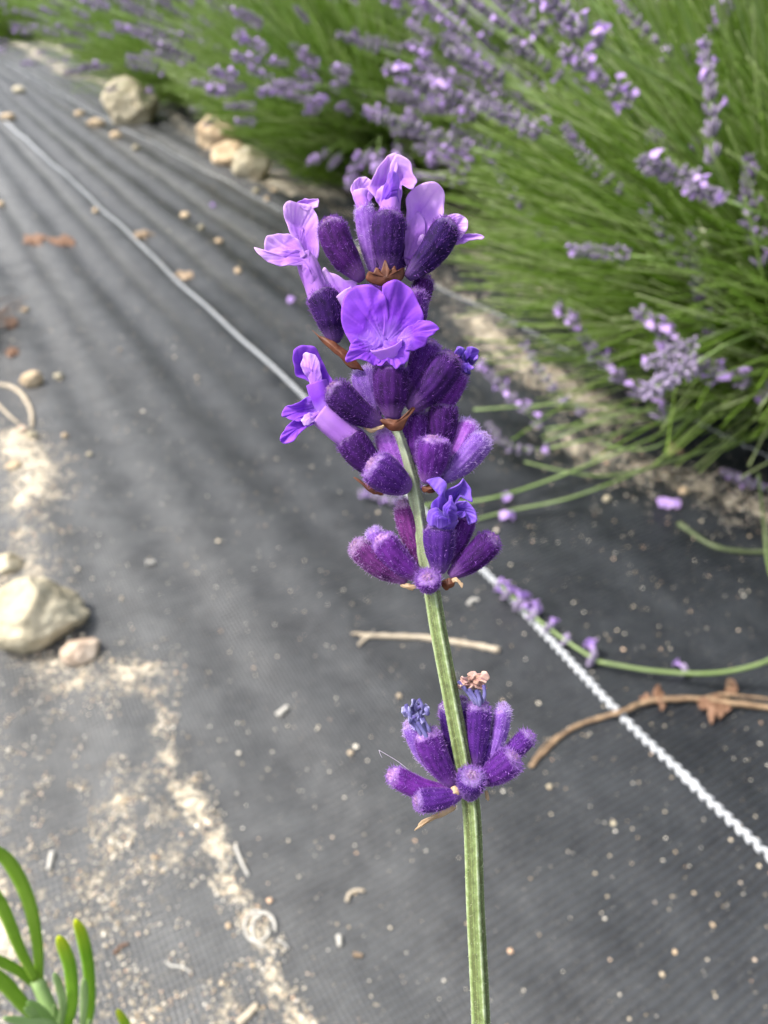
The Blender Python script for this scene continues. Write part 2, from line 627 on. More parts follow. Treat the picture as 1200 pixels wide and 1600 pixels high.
stone(948, 780, 14, 12, m_cream, 'tiny cream pebble left of the orange tan pebble under the bush', 49, 0.8, 0.5, sub=2)
stone(22, 728, 24, 14, m_tan, 'orange tan pebble at the left rim of the sand patch', 50, 0.6, 0.3, sub=2)
stone(36, 672, 18, 14, m_pink, 'pinkish pebble above the sand patch at the left', 51, 0.8, 0.3, sub=2)
stone(52, 682, 20, 16, m_cream, 'pale pebble touching the top of the left sand patch', 52, 0.8, 0.3, sub=2)
CR = ['tan crumb on the dark fabric below the angular cream stone, halfway to the cord', 'small crumb just under the left foot of the angular cream stone', 'tan crumb nearest the left blossom, farther out than the cord',
      'second crumb up from the one nearest the left blossom', 'pale crumb third up from the left blossom', 'single crumb between the white cord and the angular cream stone', 'orange crumb right of the left sand patch',
      'faint crumb low right of the orange crumb by the sand patch', 'crumb at the left edge just below the dry brown tuft', 'crumb at the left edge above the brown dead leaves', 'crumb just below the smooth cream stone',
      'second crumb below the smooth cream stone', 'crumb right of the smooth cream stone', 'pale crumb below the white cord at lower right', 'tiny yellow crumb near the bottom right', 'white crumb left of the coiled husk',
      'white crumb just right of the lowest whorl', 'pale crumb on the fabric between cord and twig shade']
for i, (x, y, s) in enumerate([(290, 338, 16), (212, 232, 14), (372, 424, 14), (343, 378, 14), (315, 356, 12), (150, 330, 13),
                               (102, 681, 12), (140, 710, 10), (40, 484, 14), (2, 320, 14), (400, 300, 14), (418, 312, 12),
                               (428, 298, 12), (958, 1286, 9), (1054, 1487, 8), (357, 1446, 10), (858, 1228, 9), (1122, 856, 9)]):
    stone(x, y, s, s * .8, [m_tan, m_cream][i % 3 == 1], CR[i], 60 + i, 0.7, i, 4, 1,
          group='loose crumbs of stone on the fabric', name='pebble', cat='pebble')

# ------------------------------------------------------------------ white cords
m_cord, nt, b = mat('white_polymer_cord')
n1 = noise_node(nt, 300, 3)
nt.links.new(ramp(nt, n1.outputs[0], [(0.3, (0.36, 0.38, 0.40)), (0.7, (0.58, 0.60, 0.63))]).outputs[0], b.inputs['Base Color'])
b.inputs['Roughness'].default_value = 0.45


def cord(pts, label, v_near, half=0.00125, pitch=0.0054):
    mb = MB()
    p = spline(pts, 4000)
    seg = np.linalg.norm(np.diff(p, axis=0), axis=1)
    s = np.concatenate([[0], np.cumsum(seg)])
    q = 0.0; k = 0
    while q < s[-1]:
        i = min(int(np.searchsorted(s, q)), len(p) - 2)
        t = p[min(i + 4, len(p) - 1)] - p[max(i - 4, 0)]; t /= np.linalg.norm(t)
        n = np.array([-t[1], t[0]])
        side = 1 if k % 2 else -1
        c = p[i] + n * side * half * 0.85
        z = fz(*c) + 0.0012
        near = q < v_near
        ax = np.array([t[0] + n[0] * side * -0.55, t[1] + n[1] * side * -0.55, 0.10])
        blob(mb, (c[0], c[1], z), (half * 0.98, half * 0.9, pitch * 0.52 if near else pitch * 1.15), seg=8 if near else 5,
             rings=6 if near else 4, axis=ax)
        q += pitch / 2 if near else pitch * 1.05
        k += 1
    return tag(mb.build('cord', m_cord), label, 'cord')


cpts = [G(*q)[:2] for q in [(1200, 1340), (1080, 1220), (960, 1107), (760, 903), (610, 750), (470, 615), (350, 508), (240, 402), (130, 298), (14, 195)]]
cpts = [np.array(cpts[0]) - U * 0.5] + cpts + [np.array(cpts[-1]) + U * 1.5]
cord(cpts, 'thick white braided cord running the whole length of the dark fabric', 1.4)
c2 = [row(0.1, 0.54), row(0.62, 0.528), row(1.2, 0.507), row(2.1, 0.474), row(3.8, 0.45)]
cord(c2, 'second white cord half hidden along the foot of the lavender row', 0.0, half=0.0006)

# ------------------------------------------------------------------ dry bits on the fabric
m_straw = leafy('dry_straw', (0.38, 0.31, 0.22), (0.62, 0.54, 0.42), 120, 0.15, 0.6)
m_pale = leafy('bleached_husk', (0.55, 0.53, 0.48), (0.75, 0.73, 0.68), 200, 0.3, 0.5)
m_twig = leafy('brown_twig', (0.16, 0.10, 0.06), (0.36, 0.25, 0.15), 150, 0.0, 0.7)
m_dead = leafy('dead_leaf', (0.17, 0.085, 0.05), (0.32, 0.19, 0.12), 120, 0.25, 0.6)
m_deadtan = leafy('tan_dead_leaf', (0.30, 0.21, 0.13), (0.46, 0.35, 0.24), 120, 0.25, 0.6)


def ground_path(pts, lift=0.001, n=24, wob=0.0, seed=0):
    w = [on_fab(a, b_, lift + (c_[0] if c_ else 0)) for a, b_, *c_ in pts]
    s = spline(w, n)
    if wob:
        r = np.random.default_rng(seed)
        s[1:-1, :2] += r.normal(0, wob, (n - 2, 2))
    return s


def stick(name, pts, wpx, m, label, cat, extra=(), n=24, wob=0.0, taper=0.7, lift=0.001, seed=1, group=None):
    mb = MB()
    for pp, wp in [(pts, wpx)] + list(extra):
        s = ground_path(pp, lift, n, wob, seed)
        d = proj(s)[2]
        r = wp / F * d / 2 * np.linspace(1, taper, n)
        tube(mb, s, r * (1 + 0.15 * np.sin(np.arange(n) * 1.9)), 7)
    o = mb.build(name, m)
    return tag(o, label, cat, group)


stick('forked_straw', [(780, 1016), (740, 1008), (660, 996), (600, 994), (563, 992)], 10, m_straw,
      'pale forked straw lying flat behind the flower stem', 'straw', extra=[([(585, 993), (572, 997), (560, 1008)], 6), ([(575, 993), (560, 990), (549, 990)], 5)], wob=0.00012)
stick('curled_straw', [(-30, 606), (5, 602), (30, 612), (48, 640), (50, 668)], 9, m_straw,
      'thick pale straw curling in a loop at the left edge', 'straw', extra=[([(-10, 625), (15, 650), (30, 662)], 5)])
stick('straw_splinter', [(368, 1322), (378, 1348), (388, 1368)], 5, m_pale, 'short pale splinter on the right side of the sand line', 'straw')
stick('thread', [(260, 1502), (268, 1509), (285, 1511), (300, 1521)], 3.6, m_pale, 'white thread curled in an S shape near the bottom', 'thread')
stick('curled_husk', [(542, 1408), (546, 1397), (556, 1391), (570, 1392)], 6, m_straw, 'brownish curled husk at mid bottom, left of the stem', 'husk')
stick('husk', [(732, 944), (738, 937), (748, 937)], 6, m_pale, 'small pale curled husk right of the fourth whorl', 'husk')
stick('twig_bit', [(178, 1490), (188, 1479), (200, 1474)], 5, m_dead, 'tiny reddish twig fragment above the young plant', 'twig')
stick('thin_straw', [(480, 368), (560, 392), (660, 400)], 5, m_straw, 'thin dry straw stretched behind the open blossoms', 'straw')
stick('straw_bit', [(530, 1462), (531, 1478)], 10, m_pale, 'short upright pale chip with a square end, mid bottom', 'chip')
stick('straw_chip', [(552, 1491), (566, 1493)], 7, m_deadtan, 'little orange tan chip below the square pale chip', 'chip')
stick('seed_husk', [(82, 1332), (76, 1358)], 9, m_pale, 'white slender seed husk above the young green shoots', 'husk')
stick('grey_chip', [(434, 1118), (450, 1104)], 11, m_pale, 'pale oval chip left of the lowest whorl', 'chip')
stick('white_chip', [(228, 880), (242, 879)], 12, m_pale, 'pale blurred chip in the open stretch left of the flower', 'chip')
stick('root_bit', [(372, 1600), (388, 1585), (402, 1570)], 15, m_straw, 'stubby pale root piece at the bottom edge by the sand', 'chip')
stick('fallen_grass', [(1060, 818), (1120, 855), (1200, 862), (1260, 850)], 9, leafy('faded_green', (0.10, 0.13, 0.06), (0.16, 0.2, 0.1), 60), 'thin faded green stem lying in the bush shade at the right edge', 'stem')
# coiled clear husk in the sand line
mb = MB()
for cx, cy, rx, ry, a0 in ((402, 1447, 20, 24, 0.2), (412, 1452, 18, 26, 1.4)):
    pts = [(cx + rx * math.cos(a0 + k * 0.5), cy + ry * math.sin(a0 + k * 0.5), 0.0006 + 0.0007 * math.sin(k * .6) ** 2) for k in range(11)]
    s = ground_path(pts, 0.0008, 30)
    tube(mb, s, 0.0006, 6, flat=0.3)
s = ground_path([(392, 1425), (400, 1432), (408, 1434)], 0.002, 8); tube(mb, s, 0.0005, 5)
s = ground_path([(432, 1468), (444, 1474), (450, 1482)], 0.002, 8); tube(mb, s, 0.0003, 5)
tag(mb.build('coiled_husk', m_pale), 'translucent coiled husk sitting in the sand line near the bottom', 'husk')


def patch(mb, outline, center, n=64, rings=8, ruf=0.0, k=5, ph=0.0, mi=0, pw=1.4, seed=0, crumple=0.0, foot=False):
    """sheet spanned from a centre to a closed 3-D outline, ruffled towards its edge"""
    o = closed(outline, n); c = np.asarray(center, float)
    nrm = np.cross(o[n // 3] - c, o[0] - c); nrm /= np.linalg.norm(nrm) + 1e-12
    if nrm @ (CAM - c) < 0:
        nrm = -nrm
    th = np.arange(n) / n * 2 * math.pi
    rs = np.random.default_rng(seed)
    vein = np.interp(th, np.linspace(0, 2 * math.pi, 34), np.concatenate([rs.random(33), [0]]))
    vein[-3:] = vein[0]
    V = [c[None]]; R = [np.zeros(1)]; E = [np.full(1, .5)]
    for i in range(1, rings + 1):
        r = i / rings
        q = c + (o - c) * r
        dep = np.linalg.norm((o - c) - ((o - c) @ nrm)[:, None] * nrm, axis=1)
        lift = ((o - c) @ nrm) * (r ** pw - r)
        q = q + nrm * (lift + ruf * r ** 2 * (np.sin(k * th + ph) + 0.5 * np.sin((2 * k + 1) * th + ph * 2)))[:, None]
        if crumple:
            q = q + nrm * np.array([crumple * (noise.noise(Vector(p * 300) + Vector((seed, 0, 0))) + .35 * noise.noise(Vector(p * 900) + Vector((seed, 4, 0)))) for p in q])[:, None]
        V.append(q); R.append(np.full(n, r)); E.append(vein)
    f = [(0, 1 + j, 1 + (j + 1) % n) for j in range(n)]
    for i in range(rings - 1):
        a = 1 + i * n
        for j in range(n):
            k2 = (j + 1) % n
            f.append((a + j, a + n + j, a + n + k2, a + k2))
    VV = np.concatenate(V)
    if foot:
        o0 = o[0]; ax = c - o0; Lx = np.linalg.norm(o - o0, axis=1).max(); ax /= np.linalg.norm(ax) + 1e-12
        bx = np.cross(nrm, ax); q = VV - o0
        an = np.arctan2(q @ bx, q @ ax + 1e-9)
        vn = np.array([noise.noise(Vector((a_ * 13, seed * 3.3, l_ * 1.2))) for a_, l_ in zip(an, np.linalg.norm(q, axis=1) / Lx)])
        mb.add(VV, f, mi, t=np.linalg.norm(q, axis=1) / Lx, vein=np.clip(vn * 2.4 + .45, 0, 1), edge=np.concatenate(R) ** 6)
        return
    mb.add(VV, f, mi, t=np.concatenate(R), vein=np.concatenate(E))


def ground_leaf(outline, label, m, seed, lift=0.003, cat='dead leaf', name='dead_leaf'):
    r = random.Random(seed)
    cc = np.mean(np.array(outline, float), 0)
    ol_ = cc + (closed(np.array(outline, float), 16) - cc) * np.array([r.uniform(.55, 1.1) for _ in range(16)])[:, None]
    pts = [on_fab(x, y, 0.0006 + lift * .6 * r.random()) for x, y in ol_]
    c = np.mean(pts, 0) + np.array([0, 0, lift])
    mb = MB(); patch(mb, pts, c, 40, 6, 0.0009, 4, seed, seed=seed, crumple=0.001)
    return tag(mb.build(name, m), label, cat)


ground_leaf([(32, 374), (48, 364), (70, 366), (78, 375), (60, 384), (42, 384)], 'brown dead leaf farther left of the touching pair on the path', m_dead, 1)
ground_leaf([(76, 374), (92, 366), (118, 372), (116, 384), (96, 386)], 'brown dead leaf nearer the cord of the touching pair on the path', m_dead, 2)
ground_leaf([(205, 366), (224, 358), (242, 364), (230, 370), (212, 374)], 'tan dead leaf lying across the white cord', m_deadtan, 3)
ground_leaf([(268, 428), (282, 420), (300, 426), (298, 438), (280, 438)], 'small tan dead leaf right beside the white cord', m_deadtan, 4)
ground_leaf([(1045, 690), (1070, 700), (1062, 712), (1040, 706)], 'tan leaf scrap on the soil under the near bush', m_deadtan, 6)

ground_leaf([(2, 500), (22, 492), (30, 506), (12, 516)], 'brown leaf scrap at the left edge beside the dry tuft', m_dead, 8)
ground_leaf([(4, 548), (20, 540), (32, 550), (16, 560)], 'brown leaf scrap just below the dry tuft at the left edge', m_dead, 9)
# brown twig with withered leaf clusters
tw = empty('dry_twig', on_fab(970, 1110))
tag(tw, 'dry brown twig with withered reddish leaves crossing under the white cord', 'twig')
o0 = tuple(tw.location)
mb = MB()
s = ground_path([(828, 1197), (846, 1180), (870, 1155), (900, 1135), (940, 1121), (970, 1112, 0.003), (1000, 1100, 0.002), (1030, 1093, 0.002), (1090, 1092, .002), (1150, 1099, .002), (1215, 1108), (1290, 1120)], 0.0016, 60, 0.00018, 3)
tube(mb, s, 0.0015 * np.linspace(0.7, 1.15, 60) * (1 + 0.12 * np.sin(np.arange(60) * 1.3)), 9)
s = ground_path([(1090, 1093, .001), (1130, 1085, .003), (1200, 1092, .004), (1280, 1100, .002)], 0.002, 30, 0.0001, 4); tube(mb, s, 0.0007, 6)
s = ground_path([(1135, 1090), (1138, 1075), (1140, 1060, .004)], 0.002, 10); tube(mb, s, 0.0006, 6)
s = ground_path([(832, 1188), (850, 1165), (872, 1148)], 0.0012, 10); tube(mb, s, 0.0004, 5)
mb.build('branch', m_twig, tw, origin=o0)
for i, ol in enumerate([
        [(1022, 1092), (1020, 1080), (1030, 1070), (1035, 1082), (1040, 1100), (1034, 1110), (1028, 1100)],
        [(1000, 1092), (1010, 1082), (1016, 1090), (1008, 1102)],
        [(1090, 1092), (1112, 1088), (1135, 1082), (1130, 1098), (1142, 1108), (1120, 1112), (1112, 1130), (1104, 1112), (1094, 1108)],
        [(1110, 1090), (1128, 1090), (1140, 1100), (1126, 1122), (1114, 1104)],
        [(1132, 1078), (1140, 1062), (1152, 1072), (1150, 1084), (1138, 1086)]]):
    r = random.Random(i)
    pts = [on_fab(x, y, 0.001 + 0.0045 * r.random()) for x, y in ol]
    mb = MB(); patch(mb, pts, np.mean(pts, 0) + [0, 0, .001], 40, 6, 0.0008, 5, i, seed=i, crumple=0.0015)
    mb.build('withered_leaf', m_dead, tw, origin=o0)

# ------------------------------------------------------------------ lavender bushes
def cal_mat(name, c1, c2, tipc, rand=0.5):
    m, nt, b = mat(name)
    g_ = node(nt, 'ShaderNodeNewGeometry')
    c = ramp(nt, g_.outputs['Random Per Island'], [(0, c1), (1, c2)]).outputs[0]
    c = mixc(nt, math_n(nt, 'POWER', attr(nt, 't'), 2.5), c, tipc)
    oi = node(nt, 'ShaderNodeObjectInfo')
    h = node(nt, 'ShaderNodeHueSaturation')
    nt.links.new(c, h.inputs['Color'])
    nt.links.new(math_n(nt, 'ADD', math_n(nt, 'MULTIPLY', oi.outputs['Random'], rand), 1 - rand / 2), h.inputs['Value'])
    nt.links.new(h.outputs[0], b.inputs['Base Color'])
    b.inputs['Roughness'].default_value = 0.7
    b.inputs['Sheen Weight'].default_value = 0.3
    return m


m_far_calyx = cal_mat('greyed_calyx', (0.11, 0.10, 0.13), (0.19, 0.15, 0.25), (0.27, 0.21, 0.35))
m_far_petal = leafy('lilac_floret', (0.55, 0.33, 0.85), (0.74, 0.54, 0.93), 400, 0.4, 0.5)
m_stalk = leafy('stalk_green', (0.28, 0.41, 0.13), (0.44, 0.56, 0.27), 25, 0.45, 0.45, rand=0.5)
m_stem_mass = leafy('bush_stem_green', (0.10, 0.25, 0.025), (0.24, 0.40, 0.09), 12, 0.48, 0.45)
nt = m_stem_mass.node_tree
gi = node(nt, 'ShaderNodeNewGeometry')
rc = ramp(nt, gi.outputs['Random Per Island'], [(0.0, (0.17, 0.30, 0.03)), (0.3, (0.30, 0.46, 0.08)), (0.7, (0.46, 0.60, 0.22)), (1.0, (0.62, 0.69, 0.42))])
for n_ in nt.nodes:
    if n_.type == 'BSDF_PRINCIPLED': nt.links.new(rc.outputs[0], n_.inputs['Base Color'])
    if n_.type == 'BSDF_TRANSLUCENT': nt.links.new(rc.outputs[0], n_.inputs[0])
m_leaf_mass = leafy('bush_leaf_green', (0.16, 0.30, 0.02), (0.33, 0.49, 0.06), 18, 0.5, 0.5)
m_wood = leafy('woody_base', (0.12, 0.085, 0.06), (0.24, 0.18, 0.13), 60, 0, 0.8)


def small_calyx(mb, base, axis, L, R, mi=0):
    z = axis / np.linalg.norm(axis)
    x = np.cross(z, [0.3, 0.5, 0.81]); x /= np.linalg.norm(x); y = np.cross(z, x)
    ts = [0.0, 0.25, 0.6, 0.9, 1.0]; rr = [0.4, 0.9, 1.0, 0.75, 0.25]
    v = []; tt = []
    for t, r in zip(ts, rr):
        for j in range(6):
            a = j * math.pi / 3
            v.append(base + z * t * L + (x * math.cos(a) + y * math.sin(a)) * r * R); tt.append(t)
    f = [(i * 6 + j, i * 6 + (j + 1) % 6, i * 6 + 6 + (j + 1) % 6, i * 6 + 6 + j) for i in range(4) for j in range(6)]
    f.append(tuple(range(24, 30)))
    mb.add(v, f, mi, t=np.array(tt))


def small_floret(mb, base, axis, S, r, mi=1):
    z = axis / np.linalg.norm(axis)
    x = np.cross(z, [0.3, 0.5, 0.81]); x /= np.linalg.norm(x); y = np.cross(z, x)
    top = base + z * S * 0.5
    tube(mb, np.array([base, top]), [S * 0.12, S * 0.2], 5, mi, cap=False)
    for k in range(5):
        a = k * 2 * math.pi / 5 + r.uniform(-.2, .2)
        d = x * math.cos(a) + y * math.sin(a); e = np.cross(z, d)
        s = S * (0.62 if k < 2 else 0.45) * r.uniform(.85, 1.15)
        q = [top + e * s * .22, top - e * s * .22, top + d * s * .6 - e * s * .48 + z * s * .1, top + d * s + z * s * r.uniform(-.2, .25),
             top + d * s * .6 + e * s * .48 + z * s * .1]
        mb.add(q, [(0, 1, 2, 4), (2, 3, 4)], mi, t=0.5)


def spike_mesh(seed, bloom):
    r = random.Random(seed)
    mb = MB()
    n = r.choice([8, 9, 10, 11])
    hgt = [0.0]
    gap = r.uniform(0.009, 0.014)
    for i in range(n - 1):
        hgt.append(hgt[-1] + gap); gap = max(0.0048, gap * 0.80)
    tube(mb, np.array([(0, 0, z) for z in np.linspace(0, hgt[-1], 4)]), 0.0008, 5, 2)
    for i, h in enumerate(hgt):
        sc = 1 - 0.35 * i / n
        k = r.choice([6, 7, 8])
        for j in range(k):
            a = j * 2 * math.pi / k + i * 0.9 + r.uniform(-.25, .25)
            el = r.uniform(0.45, 1.15)
            ax = np.array([math.cos(a) * math.cos(el), math.sin(a) * math.cos(el), math.sin(el)])
            L = 0.0072 * sc * r.uniform(.8, 1.15)
            b0 = np.array([0, 0, h]) + ax * 0.0008
            small_calyx(mb, b0, ax, L, 0.0013 * sc)
            if r.random() < bloom * .8:
                small_floret(mb, b0 + ax * L * .95, ax, 0.0062 * sc, r)
    return mb.mesh('flower_spike', [m_far_calyx, m_far_petal, m_stalk]), hgt[-1] + 0.005


SPIKES = [spike_mesh(i, bl) for i, bl in enumerate([0.03, 0.08, 0.14, 0.22, 0.02, 0.17, 0.05, 0.28])]


def stalk_curve(th0, th1, L, n=10):
    s = np.linspace(0, 1, n)
    th = th0 + (th1 - th0) * s ** 0.9
    dx = np.sin(th) * L / (n - 1); dz = np.cos(th) * L / (n - 1)
    x = np.concatenate([[0], np.cumsum(dx[1:])]); z = np.concatenate([[0], np.cumsum(dz[1:])])
    return np.stack([x, 0 * x, z], -1), th[-1]


STALKS = []
for i in range(24):
    r = random.Random(100 + i)
    th1 = math.radians(12 + i * 3.6 + r.uniform(-2, 2))
    th0 = th1 * r.uniform(.45, .75)
    c, te = stalk_curve(th0, th1, r.uniform(.40, .48))
    c[:, 1] += 0.01 * np.sin(np.linspace(0, 1, 10) * 3 + i) - 0.01 * math.sin(i)
    mb = MB(); tube(mb, c, np.linspace(0.0010, 0.0007, 10), 5)
    STALKS.append((mb.mesh('flower_stalk', m_stalk), c, te))


def bush(center, seed, n_stalk, n_stem, n_leaf, ok, label, scale=1.0, group='lavender bushes in a row beside the path', dome=0.2, tilt_bias=1.0):
    r = random.Random(seed)
    rg = np.random.default_rng(seed)
    cx, cy = center
    cz = fz(cx, cy) if abs(cx) < 3 else 0.0
    root = empty('lavender_bush', (cx, cy, cz))
    tag(root, label, 'lavender bush', group)
    O = np.array([cx, cy, cz])
    made = 0; tries = 0
    while made < n_stalk and tries < n_stalk * 30:
        tries += 1
        i = min(int(24 * r.random() ** (1 / tilt_bias)), 23)
        me, c, te = STALKS[i]
        az = r.uniform(0, 2 * math.pi) if r.random() < .35 else r.gauss(math.atan2(-cy, -cx) - .25, .9)
        k = scale * r.uniform(.85, 1.22)
        br = 0.10 * math.sqrt(r.random()) * scale
        b0 = O + np.array([math.cos(az + r.uniform(-.6, .6)) * br, math.sin(az + r.uniform(-.6, .6)) * br, 0])
        ca, sa__ = math.cos(az), math.sin(az)
        w = np.stack([c[:, 0] * ca - c[:, 1] * sa__, c[:, 0] * sa__ + c[:, 1] * ca, c[:, 2]], -1) * k + b0
        sp, sl = SPIKES[r.randrange(8)]
        tipdir = w[-1] - w[-2]; tipdir /= np.linalg.norm(tipdir)
        end = w[-1] + tipdir * sl * k
        if end[2] < 0.02 or not ok(np.vstack([w, end[None]])):
            continue
        st = put('flower_stalk', me, root, tuple(b0 - O))
        st.rotation_euler.z = az; st.scale = (k, k, k)
        s2 = put('flower_spike', sp, st, tuple(c[-1]))
        d = Vector(c[-1] - c[-2]).normalized()
        s2.rotation_mode = 'QUATERNION'
        s2.rotation_quaternion = d.to_track_quat('Z', 'Y') @ Matrix.Rotation(r.uniform(0, 6), 3, 'Z').to_quaternion()
        q = r.uniform(.75, 1.05) / k
        s2.scale = (q, q, q)
        made += 1
    # flowerless stems
    mb = MB()
    cnt = 0; tries = 0
    while cnt < n_stem and tries < n_stem * 10:
        tries += 1
        th1 = math.radians(5 + 78 * r.random() ** .8 + (15 if r.random() < .2 else 0))
        c, te = stalk_curve(th1 * .6, th1, r.uniform(.16, .41) * scale, 6)
        c[:, 1] += 0.022 * np.linspace(0, 1, 6) * np.sin(np.linspace(0, 1, 6) * r.uniform(1, 6) + cnt) * r.uniform(-1.4, 1.4) + np.linspace(0, .1, 6) * r.gauss(0, .5)
        c[:, 2] += .016 * np.sin(np.linspace(0, math.pi, 6)) * r.gauss(0, 1)
        az = r.uniform(0, 2 * math.pi) if r.random() < .35 else r.gauss(math.atan2(-cy, -cx) - .25, 1.0); br = 0.11 * math.sqrt(r.random()) * scale
        a2 = az + r.uniform(-1, 1)
        w = np.stack([c[:, 0] * math.cos(az) - c[:, 1] * math.sin(az), c[:, 0] * math.sin(az) + c[:, 1] * math.cos(az), c[:, 2]], -1) \
            + O + np.array([math.cos(a2) * br, math.sin(a2) * br, 0])
        if w[-1, 2] < 0.015 or not ok(w):
            continue
        tube(mb, w, np.linspace(0.0009, 0.0006, 6), 3, cap=False)
        cnt += 1
    if mb.v:
        mb.build('green_stems', m_stem_mass, root, origin=O)['kind'] = 'stuff'
    # leaves: narrow blades filling the dome
    mb = MB()
    V = []; Fc = []
    n = 0
    for _ in range(n_leaf):
        th = math.acos(1 - r.random() * 0.98) * 1.0
        az = r.uniform(0, 2 * math.pi)
        rad = dome * scale * (0.15 + 0.85 * r.random() ** .6)
        dirv = np.array([math.sin(th) * math.cos(az), math.sin(th) * math.sin(az), math.cos(th)])
        p0 = O + dirv * rad * np.array([1, 1, 1.05]) + [0, 0, .01]
        d = dirv * .7 + np.array([0, 0, .5]) + rg.normal(0, .28, 3); d /= np.linalg.norm(d)
        L = r.uniform(.025, .05) * scale
        s = np.cross(d, rg.normal(0, 1, 3)); s /= np.linalg.norm(s); s *= 0.0016
        p1 = p0 + d * L * .55 + s * .3; p2 = p0 + d * L + dirv * .003
        V += [p0 - s * .5, p0 + s * .5, p1 + s, p2, p1 - s]
        Fc += [(n, n + 1, n + 2, n + 4), (n + 4, n + 2, n + 3)]
        n += 5
    V = np.array(V)
    px, py, dd = proj(V)
    mb.add(V, Fc, t=0.0)
    mb.build('foliage', m_leaf_mass, root, smooth=False, origin=O)['kind'] = 'stuff'
    mb = MB()
    for k in range(9):
        a = k * .7; e = r.uniform(.03, .1) * scale
        tube(mb, spline([(0, 0, -.02), (math.cos(a) * e * .5, math.sin(a) * e * .5, .03), (math.cos(a) * e, math.sin(a) * e, .09 * scale)], 6), np.linspace(.006, .002, 6) * scale, 6)
    mb.build('woody_base', m_wood, root)
    return root


def bound_fn(xs, ys, near=0.34):
    """keeps a bush's stems out of the open path: leftmost reach at each level, as found in the photograph's bush outline"""
    def ok(w):
        px, py, d = proj(w)
        if (d < near).any():
            vis = (d < near) & (px > -200) & (px < 1400) & (py > -200) & (py < 1800) & (d > 0)
            if vis.any():
                return False
        m = d > 0.02
        lim = np.interp(py[m], ys, xs)
        return not (px[m] < lim).any()
    return ok


ok1 = bound_fn([540, 570, 660, 700, 715, 760, 1010, 2500], [-50, 250, 330, 440, 600, 690, 745, 800])
ok2 = bound_fn([60, 230, 330, 400, 470, 500, 3000], [-50, 130, 200, 250, 285, 305, 330], near=0.6)
ok3 = bound_fn([-400, -100, 20, 60, 120, 3000], [-50, 30, 110, 165, 190, 260], near=0.9)
ok3b = bound_fn([130, 200, 260, 300, 340, 1500], [-50, 60, 120, 190, 235, 300], near=0.8)
ok_any = lambda w: True


def ok_off(w):
    px, py, d = proj(w)
    return not ((d > 0) & (px > -60) & (px < 1270) & (py > -60) & (py < 1660)).any() and (np.linalg.norm(w - CAM, axis=1) > .25).all()


ROWG = 'lavender bushes in a row beside the path'
B1 = bush((0.47, 0.66), 11, 295, 13500, 7000, ok1, 'nearest big lavender bush, its stems sweeping over the right half of the view', tilt_bias=1.8)
B2 = bush((0.03, 1.50), 12, 290, 8000, 7000, ok2, 'middle lavender bush behind the blossom tops, beside the row of stones', tilt_bias=2.2)
B3 = bush((-0.47, 2.42), 13, 230, 4500, 6500, ok3, 'farther dark green lavender bush beyond the angular cream stone', tilt_bias=1.4)
ok1b = bound_fn([430, 520, 640, 740, 900, 3000], [-50, 130, 250, 330, 420, 430], near=.5)
B1b = bush((0.40, 1.20), 21, 230, 8500, 5500, ok1b, 'lavender bush set between the nearest and the middle one, filling the top centre', tilt_bias=1.9, scale=1.05)
B2b = bush((-0.16, 2.02), 22, 200, 4000, 4500, ok3b, 'lavender bush squeezed between the middle and the farther dark green one', tilt_bias=1.3)
B1c = bush((0.72, 0.98), 31, 230, 4500, 3500, bound_fn([700, 760, 900, 1000], [-50, 200, 330, 900], near=.5), 'lavender bush rising behind the right side of the nearest one', tilt_bias=1.5)
B4 = bush((-0.97, 3.30), 14, 120, 1500, 5000, ok_any, 'distant lavender bush at the top left corner')
B0 = bush((0.98, -0.18), 15, 40, 300, 2500, ok_off, 'lavender bush beside the camera, outside the view')


def copy_tree(o, parent=None):
    c = o.copy(); col.objects.link(c)
    if parent is not None:
        c.parent = parent
    for ch in list(kids.get(o, ())):
        copy_tree(ch, c)
    return c


kids = {}
for o in list(bpy.data.objects):
    if o.parent:
        kids.setdefault(o.parent, []).append(o)
more = [(5.0, .72, 'lavender bush just past the distant top left bush'), (6.0, .70, 'lavender bush second past the distant top left bush'), (7.1, .72, 'last lavender bush far along the same row')]
for v_, w_, lb in more:
    c = copy_tree(B4); p = row(v_, w_); c.location = (p[0], p[1], 0); c.rotation_euler.z = v_ * 2.3; tag(c, lb)
# second row beyond
for i, (v_, w_) in enumerate([(0.1, 1.75), (1.05, 1.72), (2.0, 1.76), (2.95, 1.72), (3.9, 1.75), (4.9, 1.75)]):
    c = copy_tree(B4); p = row(v_, w_); c.location = (p[0], p[1], 0); c.rotation_euler.z = i * 1.3 + .4; c.scale = (1.1, 1.1, 1.05)
    tag(c, 'lavender bush of the next row, ' + ['outside the view behind the camera at right', 'straight behind the nearest big bush', 'behind the gap between nearest and middle bush', 'behind the middle bush', 'behind the dark green bush', 'farthest off, behind the top left corner bush'][i], group='lavender bushes in the next row over')

